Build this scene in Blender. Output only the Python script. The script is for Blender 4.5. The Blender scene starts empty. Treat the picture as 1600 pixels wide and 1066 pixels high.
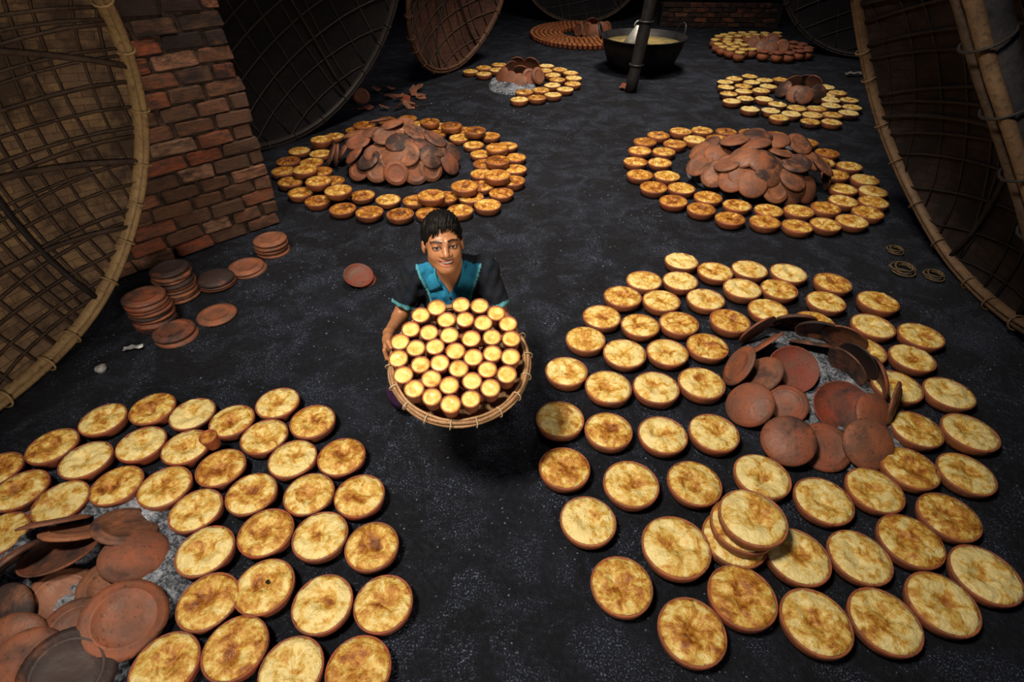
import bpy, bmesh, math, random
import numpy as np
from mathutils import Vector, Matrix, noise

random.seed(7)
R_ = math.radians
scn = bpy.context.scene
col = scn.collection

# ------------------------------------------------------------------ camera
F = 840.0
PITCH = math.atan(688.0 / F)
SP, CP = math.sin(PITCH), math.cos(PITCH)
EYE = Vector((0, 0, 2.0))
cam_d = bpy.data.cameras.new('camera'); cam = bpy.data.objects.new('camera', cam_d)
cam_d.sensor_width = 36.0; cam_d.lens = F / 1600.0 * 36.0; cam_d.clip_start = .02
cam.location = EYE; cam.rotation_euler = (math.pi / 2 - PITCH, 0, 0)
col.objects.link(cam); scn.camera = cam

# ------------------------------------------------------------------ world, lights, exposure
w = bpy.data.worlds.new('dim_shed_air'); scn.world = w; w.use_nodes = True
bg = w.node_tree.nodes['Background']
bg.inputs[0].default_value = (.30, .42, .85, 1); bg.inputs[1].default_value = .045

def area(name, loc, target, size, power, color, spread=180):
    d = bpy.data.lights.new(name, 'AREA'); d.shape = 'DISK'; d.size = size
    d.energy = power; d.color = color; d.spread = R_(spread)
    o = bpy.data.objects.new(name, d); col.objects.link(o); o.location = loc
    o.rotation_euler = (Vector(target) - Vector(loc)).to_track_quat('-Z', 'Y').to_euler()
    return o
area('roof_opening_front', (-1.5, .4, 4.6), (.15, 2.2, 0), .8, 82, (1, .87, .70), 85)
area('roof_opening_middle', (-.2, 3.6, 5.2), (.5, 5.2, 0), 1.0, 108, (1, .84, .66), 80)
area('roof_opening_back', (1.7, 7.8, 5.2), (1.9, 9.2, 0), 1.4, 108, (1, .86, .70), 90)
area('added_fill_behind', (1.4, -2.4, 1.9), (-2.2, 2.6, .8), 1.2, 24, (1, .84, .66), 70)  # unseen fill lamp added behind the camera to brighten the tan cover

scn.view_settings.view_transform = 'Standard'; scn.view_settings.look = 'None'
scn.view_settings.exposure = 0.0; scn.view_settings.gamma = 1.0
scn.view_settings.use_curve_mapping = False

# ------------------------------------------------------------------ helpers
def ray(px, py):
    u, v = (px - 800) / F, (py - 533) / F
    return Vector((u, CP - v * SP, -(SP + v * CP)))
def gp(px, py, z=0.0):
    """point of the level z that was surveyed at this spot of the picture"""
    d = ray(px, py); return EYE + d * ((z - EYE.z) / d.z)

def tag(o, label=None, cat=None, group=None, kind=None):
    if label: o['label'] = label
    if cat: o['category'] = cat
    if group: o['group'] = group
    if kind: o['kind'] = kind
    return o
def link(name, me, mat=None, parent=None, loc=None, rot=None, scale=None):
    o = bpy.data.objects.new(name, me); col.objects.link(o)
    if mat and me is not None and not me.materials: me.materials.append(mat)
    if parent: o.parent = parent
    if loc is not None: o.location = loc
    if rot is not None:
        if hasattr(rot, 'to_euler'): rot = rot.to_euler()
        o.rotation_euler = rot
    if scale is not None: o.scale = (scale,) * 3 if isinstance(scale, (int, float)) else scale
    return o
def empty(name, loc=(0, 0, 0), rot=None):
    o = link(name, None, loc=loc, rot=rot); o.empty_display_size = .1; return o
def mesh(name, vs, fs, smooth=True):
    m = bpy.data.meshes.new(name); m.from_pydata([tuple(v) for v in vs], [], [tuple(f) for f in fs]); m.update()
    if smooth: m.polygons.foreach_set('use_smooth', [True] * len(m.polygons))
    return m
def lathe(name, prof, n=28, wob=0.0, seed=0, smooth=True):
    vs, fs, idx = [], [], []
    rnd = random.Random(seed); ph = rnd.random() * 6
    for r, z in prof:
        if r < 1e-6: idx.append([len(vs)]); vs.append((0, 0, z)); continue
        row = []
        for k in range(n):
            a = 2 * math.pi * k / n
            rr = r * (1 + wob * (math.sin(2 * a + ph) + .6 * math.sin(3 * a + 2 * ph)))
            row.append(len(vs)); vs.append((rr * math.cos(a), rr * math.sin(a), z))
        idx.append(row)
    for A, B in zip(idx, idx[1:]):
        for k in range(n):
            k2 = (k + 1) % n
            if len(A) == 1 and len(B) == 1: continue
            if len(A) == 1: fs.append((A[0], B[k2], B[k]))
            elif len(B) == 1: fs.append((A[k], A[k2], B[0]))
            else: fs.append((A[k], A[k2], B[k2], B[k]))
    return mesh(name, vs, fs, smooth)
def sweep(name, pts, prof, closed=False, up=None, scales=None):
    """sweep a closed 2D profile [(side, up)] along pts"""
    pts = [Vector(p) for p in pts]; n = len(pts); vs, fs = [], []
    m = len(prof); last = None
    for i, p in enumerate(pts):
        t = (pts[(i + 1) % n] - pts[i - 1]) if closed else (pts[min(i + 1, n - 1)] - pts[max(i - 1, 0)])
        t.normalize()
        U = Vector(up(p)) if callable(up) else (Vector(up) if up else (last or (Vector((0, 0, 1)) if abs(t.z) < .9 else Vector((1, 0, 0)))))
        S = t.cross(U).normalized(); U = S.cross(t).normalized(); last = U
        s = scales[i] if scales else 1
        for a, b in prof: vs.append(p + S * a * s + U * b * s)
    for i in range(n if closed else n - 1):
        j = (i + 1) % n
        for k in range(m):
            k2 = (k + 1) % m
            fs.append((i * m + k, i * m + k2, j * m + k2, j * m + k))
    if not closed:
        fs.append(tuple(range(m))[::-1]); fs.append(tuple((n - 1) * m + k for k in range(m)))
    return mesh(name, vs, fs)
def circ(r, n=8, sx=1, sy=1): return [(r * sx * math.cos(2 * math.pi * k / n), r * sy * math.sin(2 * math.pi * k / n)) for k in range(n)]
def rect(wd, th): return [(-wd / 2, -th / 2), (wd / 2, -th / 2), (wd / 2, th / 2), (-wd / 2, th / 2)]
def basis(n, twist=0.0):
    n = Vector(n).normalized(); q = n.to_track_quat('Z', 'Y')
    return (q.to_matrix() @ Matrix.Rotation(twist, 3, 'Z')).to_euler()

# ------------------------------------------------------------------ materials
class NT:
    def __init__(s, name, rough=.7, spec=.5):
        s.m = bpy.data.materials.new(name); s.m.use_nodes = True; s.t = s.m.node_tree
        s.b = s.t.nodes['Principled BSDF']; s.b.inputs['Roughness'].default_value = rough
        s.b.inputs['Specular IOR Level'].default_value = spec
    def n(s, typ, **kw):
        x = s.t.nodes.new('ShaderNode' + typ)
        for k, v in kw.items():
            if k in x.inputs: s.set(x.inputs[k], v)
            else: setattr(x, k, v)
        return x
    def set(s, inp, v):
        if isinstance(v, bpy.types.NodeSocket): s.t.links.new(v, inp)
        else: inp.default_value = v
    def noise(s, scale, detail=4, rough=.6, vec=None, w=None, dist=0):
        x = s.n('TexNoise'); x.noise_dimensions = '4D' if w is not None else '3D'
        s.set(x.inputs['Scale'], scale); x.inputs['Detail'].default_value = detail
        x.inputs['Roughness'].default_value = rough; x.inputs['Distortion'].default_value = dist
        s.set(x.inputs['Vector'], vec if vec is not None else s.obj())
        if w is not None: s.set(x.inputs['W'], w)
        return x.outputs['Fac']
    def obj(s):
        if not hasattr(s, '_tc'): s._tc = s.n('TexCoord')
        return s._tc.outputs['Object']
    def info(s):
        if not hasattr(s, '_oi'): s._oi = s.n('ObjectInfo')
        return s._oi
    def math(s, op, a, b=0.0, clamp=False):
        x = s.n('Math', operation=op); x.use_clamp = clamp
        s.set(x.inputs[0], a); s.set(x.inputs[1], b); return x.outputs[0]
    def ramp(s, fac, stops):
        x = s.n('ValToRGB'); s.set(x.inputs[0], fac); e = x.color_ramp.elements
        while len(e) < len(stops): e.new(.5)
        for el, (p, c) in zip(e, stops):
            el.position = p; el.color = (*c, 1) if len(c) == 3 else c
        return x.outputs[0]
    def mr(s, v, a, b, c=0., d=1.):
        x = s.n('MapRange'); s.set(x.inputs[0], v)
        for i, q in enumerate((a, b, c, d)): s.set(x.inputs[i + 1], q)
        return x.outputs[0]
    def mix(s, f, a, b, mode='MIX'):
        x = s.n('Mix', data_type='RGBA', blend_type=mode); s.set(x.inputs[0], f)
        for i, q in ((6, a), (7, b)): s.set(x.inputs[i], (*q, 1) if isinstance(q, tuple) and len(q) == 3 else q)
        return x.outputs[2]
    def bump(s, h, strength=.4, dist=.01):
        x = s.n('Bump'); s.set(x.inputs['Height'], h); x.inputs['Strength'].default_value = strength
        x.inputs['Distance'].default_value = dist; s.t.links.new(x.outputs[0], s.b.inputs['Normal'])
    def out(s, c, rough=None):
        s.set(s.b.inputs['Base Color'], c if not isinstance(c, tuple) else (*c, 1))
        if rough is not None: s.set(s.b.inputs['Roughness'], rough)
        return s.m
W100 = lambda t: t.math('MULTIPLY', t.info().outputs['Random'], 100.0)
def sep(t, c):
    x = t.n('SeparateColor'); t.set(x.inputs[0], c); return x.outputs
def vlen(t):
    x = t.n('VectorMath', operation='LENGTH'); t.set(x.inputs[0], t.obj()); return x.outputs['Value']

# browned curd skin: object colour red = how browned the batch is
t = NT('browned_curd', .42, .45)
oc = sep(t, t.info().outputs['Color']); wv = W100(t)
n1 = t.noise(16, 5, .62, w=wv, dist=.8); n2 = t.noise(52, 4, .65, w=wv); n3 = t.noise(9, 3, .5, w=wv)
rad = t.math('ADD', vlen(t), t.math('MULTIPLY', t.math('SUBTRACT', n3, .5), .13))
cen = t.mr(rad, .010, .108, .36, -.16)
br = t.math('ADD', t.math('ADD', t.mr(n1, .30, .70, -.34, .52), cen), t.math('MULTIPLY', t.math('SUBTRACT', oc[0], .20), .9))
br = t.math('ADD', br, t.math('MULTIPLY', t.math('SUBTRACT', n2, .5), .9))
c = t.ramp(br, [(.0, (.66, .54, .235)), (.18, (.56, .375, .085)), (.40, (.41, .185, .024)), (.66, (.22, .066, .008)), (1, (.055, .018, .004))])
t.bump(t.math('ADD', n1, t.math('MULTIPLY', n2, .6)), .8, .016)
CURD = t.out(c, t.mr(n1, .3, .7, .28, .5))

# pale set curd of the small cups
t = NT('pale_curd', .35, .5)
wv = W100(t); n1 = t.noise(28, 4, .6, w=wv); n2 = t.noise(90, 2, .5, w=wv)
c = t.ramp(t.math('ADD', n1, t.math('MULTIPLY', t.math('SUBTRACT', n2, .5), .25)), [(.3, (.70, .56, .22)), (.5, (.62, .43, .115)), (.66, (.48, .25, .04)), (.8, (.26, .10, .014))])
t.bump(n1, .4, .006); PALE = t.out(c)

# terracotta: object colour red = redness, green = soot
def clay(name, c0, c1, c2):
    t = NT(name, .72, .35)
    oc = sep(t, t.info().outputs['Color']); wv = W100(t)
    n1 = t.noise(11, 5, .6, w=wv); n2 = t.noise(70, 3, .6, w=wv); n3 = t.noise(6, 4, .65, w=wv, dist=.5)
    c = t.mix(oc[0], c0, c1)
    c = t.mix(t.mr(n1, .36, .62, 0, .85), c, c2)
    c = t.mix(t.mr(n2, .58, .70, 0, .65), c, (.04, .017, .011))
    soot = t.mr(t.math('ADD', n3, t.math('MULTIPLY', t.math('SUBTRACT', oc[1], .5), .9)), .46, .64, 0, .92)
    c = t.mix(soot, c, (.017, .013, .015))
    t.bump(t.math('ADD', n1, t.math('MULTIPLY', n2, .4)), .6, .008)
    return t.out(c, t.mr(n3, .3, .7, .42, .8))
CLAY = clay('terracotta', (.34, .115, .042), (.27, .055, .024), (.15, .055, .030))
LID = clay('lid_clay', (.26, .098, .045), (.19, .027, .014), (.105, .052, .036))

t = NT('sooty_earth', .85, .28)
n1 = t.noise(1.3, 6, .65); n2 = t.noise(38, 5, .7); n3 = t.noise(150, 2, .6); n4 = t.noise(4.2, 5, .7, dist=.6)
c = t.ramp(t.math('ADD', t.math('MULTIPLY', n1, .6), t.math('MULTIPLY', n4, .4)), [(.38, (.0018, .0024, .0047)), (.50, (.0046, .0063, .0122)), (.64, (.0115, .0155, .029))])
c = t.mix(t.mr(n2, .48, .70, 0, .6), c, (.0175, .024, .044))
fl = t.math('MULTIPLY', t.mr(n3, .56, .68), t.mr(n4, .47, .62))
c = t.mix(fl, c, (.17, .22, .34))
c = t.mix(t.math('MULTIPLY', t.mr(n2, .66, .74), t.mr(n1, .58, .7, 0, .6)), c, (.09, .038, .022))
t.bump(t.math('ADD', t.math('ADD', n2, t.math('MULTIPLY', n3, .5)), t.math('MULTIPLY', n4, 1.5)), 1.0, .03)
EARTH = t.out(c, t.mr(n4, .35, .65, .92, .62))

t = NT('wood_ash', .95, .1)
n1 = t.noise(9, 5, .7); n2 = t.noise(60, 4, .7)
c = t.ramp(t.math('ADD', t.math('MULTIPLY', n1, .55), t.math('MULTIPLY', n2, .5)), [(.36, (.012, .014, .018)), (.48, (.06, .068, .085)), (.58, (.27, .30, .36)), (.72, (.55, .6, .68))])
t.bump(t.math('ADD', n1, n2), .9, .02); ASH = t.out(c)
t = NT('ash_crumb', .95, .1); c = t.ramp(t.noise(5, 3), [(.3, (.03, .038, .055)), (.7, (.18, .22, .31))]); CRUMB = t.out(c)

# brick: object colour red = tone, green = darkening
t = NT('old_brick', .88, .2)
oc = sep(t, t.info().outputs['Color']); wv = W100(t)
n1 = t.noise(3.2, 6, .7, w=wv); n2 = t.noise(14, 5, .7, w=wv); n3 = t.noise(1.6, 5, .65, w=wv)
c = t.ramp(oc[0], [(0, (.085, .045, .030)), (.5, (.15, .066, .038)), (.8, (.26, .068, .032)), (1, (.27, .155, .10))])
c = t.mix(t.mr(n1, .42, .60, 0, .85), c, (.065, .040, .030)); c = t.mix(t.mr(n2, .58, .72, 0, .8), c, (.27, .20, .155))
c = t.mix(t.mr(t.math('ADD', n3, t.math('SUBTRACT', oc[1], .5)), .45, .7, 0, .9), c, (.020, .015, .015))
t.bump(t.math('ADD', n1, n2), .8, .012); BRICK = t.out(c)
t = NT('mud_mortar', .95, .1); c = t.ramp(t.noise(18, 5, .7), [(.35, (.018, .013, .011)), (.6, (.06, .042, .033)), (.8, (.13, .1, .08))]); t.bump(t.noise(30, 5), .8, .02); MORTAR = t.out(c)
t = NT('smoked_plaster', .95, .1); c = t.ramp(t.noise(2.2, 6, .7), [(.35, (.010, .009, .010)), (.6, (.028, .021, .021)), (.8, (.075, .036, .03))]); t.bump(t.noise(9, 5), .6, .03); PLASTER = t.out(c)

def bamboo(name, a, b, dark, rough=.6):
    t = NT(name, rough, .35)
    wv = W100(t); n1 = t.noise(7, 5, .65, w=wv); n2 = t.noise(45, 4, .7, w=wv)
    c = t.ramp(n1, [(.32, a), (.62, b)]); c = t.mix(t.mr(n2, .5, .72, 0, .85), c, dark)
    t.bump(n2, .5, .006); return t.out(c)
BAM = bamboo('smoked_bamboo', (.20, .125, .058), (.33, .22, .10), (.045, .027, .014))
BAMM = bamboo('browned_bamboo', (.085, .050, .028), (.15, .092, .050), (.028, .018, .012))
BAMD = bamboo('dark_bamboo', (.035, .024, .019), (.075, .047, .030), (.010, .008, .008))
BAMK = bamboo('sooted_bamboo', (.009, .008, .009), (.022, .017, .017), (.006, .005, .006))
BAMR = bamboo('red_brown_bamboo', (.07, .032, .019), (.11, .054, .030), (.03, .014, .010))
CANE = bamboo('cane_strip', (.22, .115, .05), (.34, .20, .10), (.06, .028, .014), .5)
CORD = bamboo('cane_tie', (.36, .27, .17), (.46, .37, .25), (.12, .08, .05))
POST = bamboo('tarred_post', (.013, .013, .016), (.030, .029, .033), (.007, .007, .009), .5)
def matm(name, a, b, dark, sc):
    t = NT(name, .8, .2)
    x = t.n('TexBrick'); x.offset = .5; t.set(x.inputs['Vector'], t.obj()); x.inputs['Scale'].default_value = sc
    x.inputs['Color1'].default_value = (*a, 1); x.inputs['Color2'].default_value = (*b, 1); x.inputs['Mortar'].default_value = (*dark, 1)
    x.inputs['Mortar Size'].default_value = .03; x.inputs['Mortar Smooth'].default_value = 1.0; x.inputs['Brick Width'].default_value = 1.5; x.inputs['Row Height'].default_value = .45
    n1 = t.noise(2.6, 6, .7); c = t.mix(t.mr(n1, .44, .60, 0, .88), x.outputs['Color'], dark)
    n2 = t.noise(40, 4, .7); c = t.mix(t.mr(n2, .52, .75, 0, .6), c, dark)
    t.bump(t.math('ADD', x.outputs['Fac'], n2), -.4, .006); return t.out(c)
MAT_T = matm('palm_mat_tan', (.24, .155, .080), (.15, .096, .060), (.035, .022, .018), 11)
MAT_R = matm('palm_mat_brown', (.085, .036, .024), (.055, .025, .018), (.026, .012, .010), 8)
MAT_K = matm('palm_mat_sooty', (.008, .007, .009), (.005, .005, .007), (.003, .003, .004), 7)
MAT_D = matm('palm_mat_dark', (.030, .020, .017), (.019, .013, .013), (.007, .006, .007), 8)

t = NT('blackened_iron', .55, .4); t.b.inputs['Metallic'].default_value = .3
c = t.ramp(t.noise(8, 5), [(.35, (.004, .004, .005)), (.7, (.016, .015, .016))]); t.bump(t.noise(30, 4), .3, .006); IRON = t.out(c)
t = NT('simmered_milk', .25, .5); c = t.ramp(t.noise(5, 4, .6, dist=1), [(.35, (.17, .16, .09)), (.55, (.34, .25, .08)), (.7, (.36, .15, .035))]); MILK = t.out(c)
t = NT('pale_tin', .45, .5); t.b.inputs['Metallic'].default_value = .35; c = t.ramp(t.noise(14, 3), [(.3, (.30, .31, .31)), (.7, (.5, .5, .48))]); TIN = t.out(c)
t = NT('grey_stone', .9, .2); c = t.ramp(t.noise(30, 4), [(.3, (.10, .10, .10)), (.7, (.3, .3, .3))]); STONE = t.out(c)
t = NT('silver_foil', .25, .6); t.b.inputs['Metallic'].default_value = .6; FOIL = t.out((.45, .47, .5))
t = NT('dry_straw', .85, .2); c = t.ramp(t.noise(60, 3), [(.3, (.05, .036, .022)), (.7, (.13, .09, .05))]); STRAW = t.out(c)

t = NT('skin', .42, .45)
at = t.n('VertexColor', layer_name='tone')
n1 = t.noise(40, 3); c = t.mix(t.mr(n1, .35, .7, 0, .2), at.outputs[0], (.16, .065, .03)); t.bump(t.noise(140, 2), .08, .003)
t.b.inputs['Subsurface Weight'].default_value = .06; t.b.inputs['Subsurface Radius'].default_value = (.02, .008, .004)
SKIN = t.out(c)
t = NT('shirt_knit', .85, .2); at = t.n('VertexColor', layer_name='tone')
n1 = t.noise(22, 4); c = t.mix(t.mr(n1, .4, .7, 0, .35), at.outputs[0], (.004, .02, .045)); t.bump(t.noise(16, 3), .5, .02); SHIRT = t.out(c)
t = NT('teal_knit', .85, .2); c = t.ramp(t.noise(30, 3), [(.3, (.010, .125, .23)), (.7, (.016, .19, .33))]); TEAL = t.out(c)
t = NT('purple_cloth', .9, .1); c = t.ramp(t.noise(12, 3), [(.3, (.012, .006, .018)), (.7, (.035, .014, .045))]); PURPLE = t.out(c)
t = NT('black_hair', .6, .16); t.bump(t.noise(120, 3), .5, .004); HAIR = t.out((.0035, .003, .003))
t = NT('eye_white', .35, .3); EYEW = t.out((.62, .58, .55))
t = NT('eye_iris', .4, .25); IRIS = t.out((.010, .006, .005))
t = NT('tooth', .25, .5); TOOTH = t.out((.72, .66, .58))
t = NT('button_dark', .4, .5); BUTTON = t.out((.01, .012, .02))

# ------------------------------------------------------------------ setting
def grid(name, x0, x1, y0, y1, nx, ny, fz):
    vs = [(x0 + (x1 - x0) * i / nx, y0 + (y1 - y0) * j / ny, 0) for j in range(ny + 1) for i in range(nx + 1)]
    vs = [(x, y, fz(x, y)) for x, y, _ in vs]
    fs = [(j * (nx + 1) + i, j * (nx + 1) + i + 1, (j + 1) * (nx + 1) + i + 1, (j + 1) * (nx + 1) + i) for j in range(ny) for i in range(nx)]
    return mesh(name, vs, fs)
def fz(x, y): return -.006 + .006 * noise.noise((x * 2.1, y * 2.1, 0)) + .003 * noise.noise((x * 7, y * 7, 3))
FLOOR = tag(link('floor', grid('floor', -7, 9, -1.5, 15, 200, 206, fz), EARTH), kind='structure')
def slab(name, p0, p1, z0, z1, th, mat):
    p0, p1 = Vector((*p0, 0)), Vector((*p1, 0)); d = (p1 - p0).normalized(); nrm = Vector((d.y, -d.x, 0))
    vs = []
    for z in (z0, z1):
        for p, o in ((p0, 0), (p1, 0), (p1, -th), (p0, -th)): vs.append(p + nrm * o + Vector((0, 0, z)))
    fs = [(3, 2, 1, 0), (4, 5, 6, 7), (0, 1, 5, 4), (1, 2, 6, 5), (2, 3, 7, 6), (3, 0, 4, 7)]
    return link(name, mesh(name, vs, fs, False), mat)
wb = tag(slab('wall_back', (-7, 14.9), (9, 14.9), -.05, 4.2, .25, PLASTER), kind='structure')
wr = tag(slab('wall_right', (8.6, 15), (8.6, -1.5), -.05, 4.2, .25, PLASTER), kind='structure')
wl = tag(slab('wall_left', (-5.2, -1.5), (-5.2, 15), -.05, 4.2, .25, PLASTER), kind='structure')

# brick stub wall (pieces are children)
def brick_mesh(i):
    rnd = random.Random(100 + i); bm = bmesh.new(); bmesh.ops.create_cube(bm, size=1)
    for v in bm.verts: v.co += Vector([rnd.uniform(-.075, .075) for _ in range(3)])
    bmesh.ops.bevel(bm, geom=list(bm.edges), offset=.07, segments=1, profile=.6, affect='EDGES')
    m = bpy.data.meshes.new('brick'); bm.to_mesh(m); bm.free(); m.materials.append(BRICK); return m
BRK = [brick_mesh(i) for i in range(7)]
E1 = gp(441, 347); dirw = Vector((-.70, -.714, 0)).normalized(); nw = Vector((-dirw.y, dirw.x, 0))
if nw.y > 0: nw = -nw
CH, BL = .098, .265
core = slab('wall_stub', (E1 + dirw * 2.0).xy, (E1 + dirw * .02).xy, -.03, 2.35, .24, MORTAR)
core.location = -nw * .030
tag(core, kind='structure', label='old brick stub wall, darker towards the top, beside the stacked lids')
rnd = random.Random(5); ang = math.atan2(dirw.y, dirw.x)
for r in range(23):
    x = -.01 + rnd.uniform(-.02, .02) + (0 if r % 2 else -.0)
    first = True
    while x < 1.95:
        L = BL * rnd.uniform(.82, 1.1)
        if first and r % 2: L *= .52
        first = False
        c0 = E1 + dirw * (x + L / 2) - nw * (.06 + rnd.uniform(-.012, .012)) + Vector((0, 0, (r + .5) * CH))
        b = link('brick', BRK[rnd.randrange(7)], None, core)
        b.matrix_parent_inverse = core.matrix_basis.inverted()
        b.location = c0 + nw * 0; b.rotation_euler = (rnd.uniform(-.02, .02), rnd.uniform(-.02, .02), ang + rnd.uniform(-.03, .03))
        b.scale = (L - .018, .13, CH - .015)
        b.color = (rnd.random() ** 1.1, min(1, max(0, .40 + .046 * (r - 8) + rnd.uniform(-.22, .22))), 0, 1)  # bricks get darker towards the upper courses, varied at random
        x += L
# low brick ledge in front of the back wall
led = slab('trim_1', gp(1030, 42).xy, gp(1215, 44).xy, -.02, .40, .3, PLASTER); tag(led, kind='structure')
a0, a1 = gp(1030, 42), gp(1215, 44); dl = (a1 - a0); nl = int(dl.length / .27); dl.normalize(); nn = Vector((dl.y, -dl.x, 0))
for r in range(5):
    for k in range(nl):
        b = link('brick', BRK[rnd.randrange(7)], None, led); b.location = a0 + dl * (.27 * (k + .5 + .5 * (r % 2))) + nn * -.045 + Vector((0, 0, .045 + .085 * r))
        b.rotation_euler = (0, 0, math.atan2(dl.y, dl.x)); b.scale = (.25, .12, .072); b.color = (rnd.uniform(.3, .9), rnd.uniform(.5, .85), 0, 1)

# crumbs of ash trodden into the floor: uncountable
def crumbs():
    rnd = random.Random(11); vs, fs = [], []
    spots = [(gp(*q), s) for q, s in (((820, 610), .45), ((560, 640), .3), ((470, 560), .35), ((620, 860), .25), ((640, 1000), .25), ((870, 790), .3),
             ((440, 470), .3), ((1010, 1000), .35), ((1250, 1010), .35), ((480, 420), .4), ((1010, 330), .4), ((900, 200), .6), ((830, 165), .5), ((700, 165), .5), ((940, 480), .5), ((1480, 600), .4))]
    for i in range(2300):
        if i % 3 == 0: p = gp(rnd.uniform(120, 1500), 1060 - 960 * rnd.random() ** .8)
        else:
            c, s = rnd.choice(spots); p = c + Vector((rnd.gauss(0, s), rnd.gauss(0, s), 0))
        if math.hypot(p.x + 2.2, p.y - 1.6) < .2: continue
        h = rnd.uniform(.0015, .0045) * (1 + .12 * p.y); b = len(vs); z = fz(p.x, p.y)
        for k in range(4):
            a = k * 1.57 + rnd.random(); vs.append((p.x + h * math.cos(a) * rnd.uniform(.7, 1.5), p.y + h * math.sin(a) * rnd.uniform(.7, 1.5), z - .001))
        vs.append((p.x, p.y, z + h * .9)); fs += [(b + k, b + (k + 1) % 4, b + 4) for k in range(4)]
    return mesh('ash_crumbs', vs, fs, False)
tag(link('ash_crumbs', crumbs(), CRUMB, FLOOR), 'pale crumbs of ash and grit scattered over the black floor', kind='stuff')

# ------------------------------------------------------------------ giant bamboo covers
def giant(label, C, az, el, R, dep, mats, nslat, lat_rot, ribs, seed, tie=26, slatw=.018, dens=1.0):
    rnd = random.Random(seed); mat_m, slat_m, rim_m, rib_m = mats
    az, el = R_(az), R_(el)
    n = Vector((math.cos(el) * math.cos(az), math.cos(el) * math.sin(az), math.sin(el)))
    a = Vector((0, 0, 1)).cross(n).normalized(); b = n.cross(a)
    M = Matrix((a, b, n)).transposed()
    root = empty('bamboo_cover', C, M)
    tag(root, label, 'basket', None)
    D = lambda p, q: -dep * max(0, 1 - (p * p + q * q) / (R * R)) ** .75
    vs, fs = [], []; nr, na = 14, 56
    for off in (0, -.018):
        base = len(vs); vs.append((0, 0, D(0, 0) + off))
        for i in range(1, nr + 1):
            rr = R * math.sin(i / nr * math.pi / 2)
            for k in range(na):
                t = 2 * math.pi * k / na; p, q = rr * math.cos(t), rr * math.sin(t); vs.append((p, q, D(p, q) + off))
        for k in range(na): fs.append((base, base + 1 + k, base + 1 + (k + 1) % na))
        for i in range(nr - 1):
            for k in range(na):
                k2 = (k + 1) % na; A = base + 1 + i * na; B = A + na
                fs.append((A + k, B + k, B + k2, A + k2))
    link('palm_mat', mesh('palm_mat', vs, fs), mat_m, root)
    # rim: two split bamboo hoops
    for dr, dz, wd, th in ((.012, .0, .045, .05), (-.024, -.012, .026, .06)):
        pts = [((R + dr + .004 * math.sin(5 * t)) * Vector((math.cos(t), math.sin(t), 0))) + Vector((0, 0, dz + .004 * math.sin(7 * t + seed))) for t in np.linspace(0, 2 * math.pi, 97)[:-1]]
        link('rim_hoop', sweep('rim_hoop', pts, circ(.5, 8, wd, th), True, up=(0, 0, 1)), rim_m, root)
    tm = None
    for k in range(tie):
        t = 2 * math.pi * (k + rnd.uniform(-.25, .25)) / tie
        if tm is None:
            pp = [(.048 * math.cos(s) , 0.010 * math.sin(s * .5), .046 * math.sin(s)) for s in np.linspace(0, 2 * math.pi, 13)[:-1]]
            tm = sweep('tie', pp, circ(.006, 5), True, up=(0, 1, 0))
        link('tie', tm, rim_m, root, loc=((R - .004) * math.cos(t), (R - .004) * math.sin(t), -.004), rot=(0, 0, t))
    cr, sr = math.cos(lat_rot), math.sin(lat_rot)
    for fam in (0, 1):
        for i in range(nslat):
            s0 = (-1 + 2 * (i + .5) / nslat) * R * .97 + rnd.uniform(-.02, .02)
            hl = math.sqrt(max(.01, (R * .985) ** 2 - s0 * s0)); tilt = rnd.uniform(-.06, .06); pts = []
            for k in range(15):
                u = -hl + 2 * hl * k / 14; s = s0 + tilt * u
                p, q = (u, s) if fam else (s, u)
                p, q = cr * p - sr * q, sr * p + cr * q
                f = math.hypot(p, q) / (R * .985)
                if f > 1: p, q = p / f, q / f
                pts.append((p, q, D(p, q) + .006 + .006 * fam + .004 * rnd.random()))
            link('slat', sweep('slat', pts, rect(slatw * rnd.uniform(.7, 1.2), .007), False, up=(0, 0, 1)), slat_m, root)
    for (p0, q0, p1, q1, bow, wd, rm) in ribs:
        pts = []
        for k in range(17):
            u = k / 16; p = p0 + (p1 - p0) * u; q = q0 + (q1 - q0) * u
            nx, ny = -(q1 - q0), (p1 - p0); l = math.hypot(nx, ny); s = bow * 4 * u * (1 - u)
            p, q = (p + nx / l * s) * R, (q + ny / l * s) * R
            f = math.hypot(p, q) / (R * .985)
            if f > 1: p, q = p / f, q / f
            pts.append((p, q, D(p, q) + .012 + wd * .45))
        link('rib', sweep('rib', pts, circ(.5, 8, wd, wd * .7), False, up=(0, 0, 1)), rm, root)
    return root
giant('huge tan bamboo cover showing its lattice, standing beside the stacked clay plates', (-2.233, 1.968, 1.106 + .03), -9.4, -17, 1.157, .36,
      (MAT_T, BAMD, BAM, BAMD), 25, .18, [(.42, .88, .50, -.84, -.10, .034, BAMK), (-.9, .45, .97, .18, .03, .030, BAMD), (-.9, -.25, .97, -.28, .05, .036, BAMD), (-.55, .83, -.45, -.88, .1, .034, BAMK), (-.55,-.7,.8,-.58,.04,.03,BAMD)], 3)
giant('huge soot-black bamboo cover leaning behind the brick stub wall', (-1.93, 5.45, 1.32), -32, -24, 1.43, .42,
      (MAT_K, BAMK, BAMK, BAMK), 12, .5, [(-.6, .75, .6, -.75, .12, .03, BAMK), (-.75, -.6, .75, .6, .12, .03, BAMK)], 4)
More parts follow.
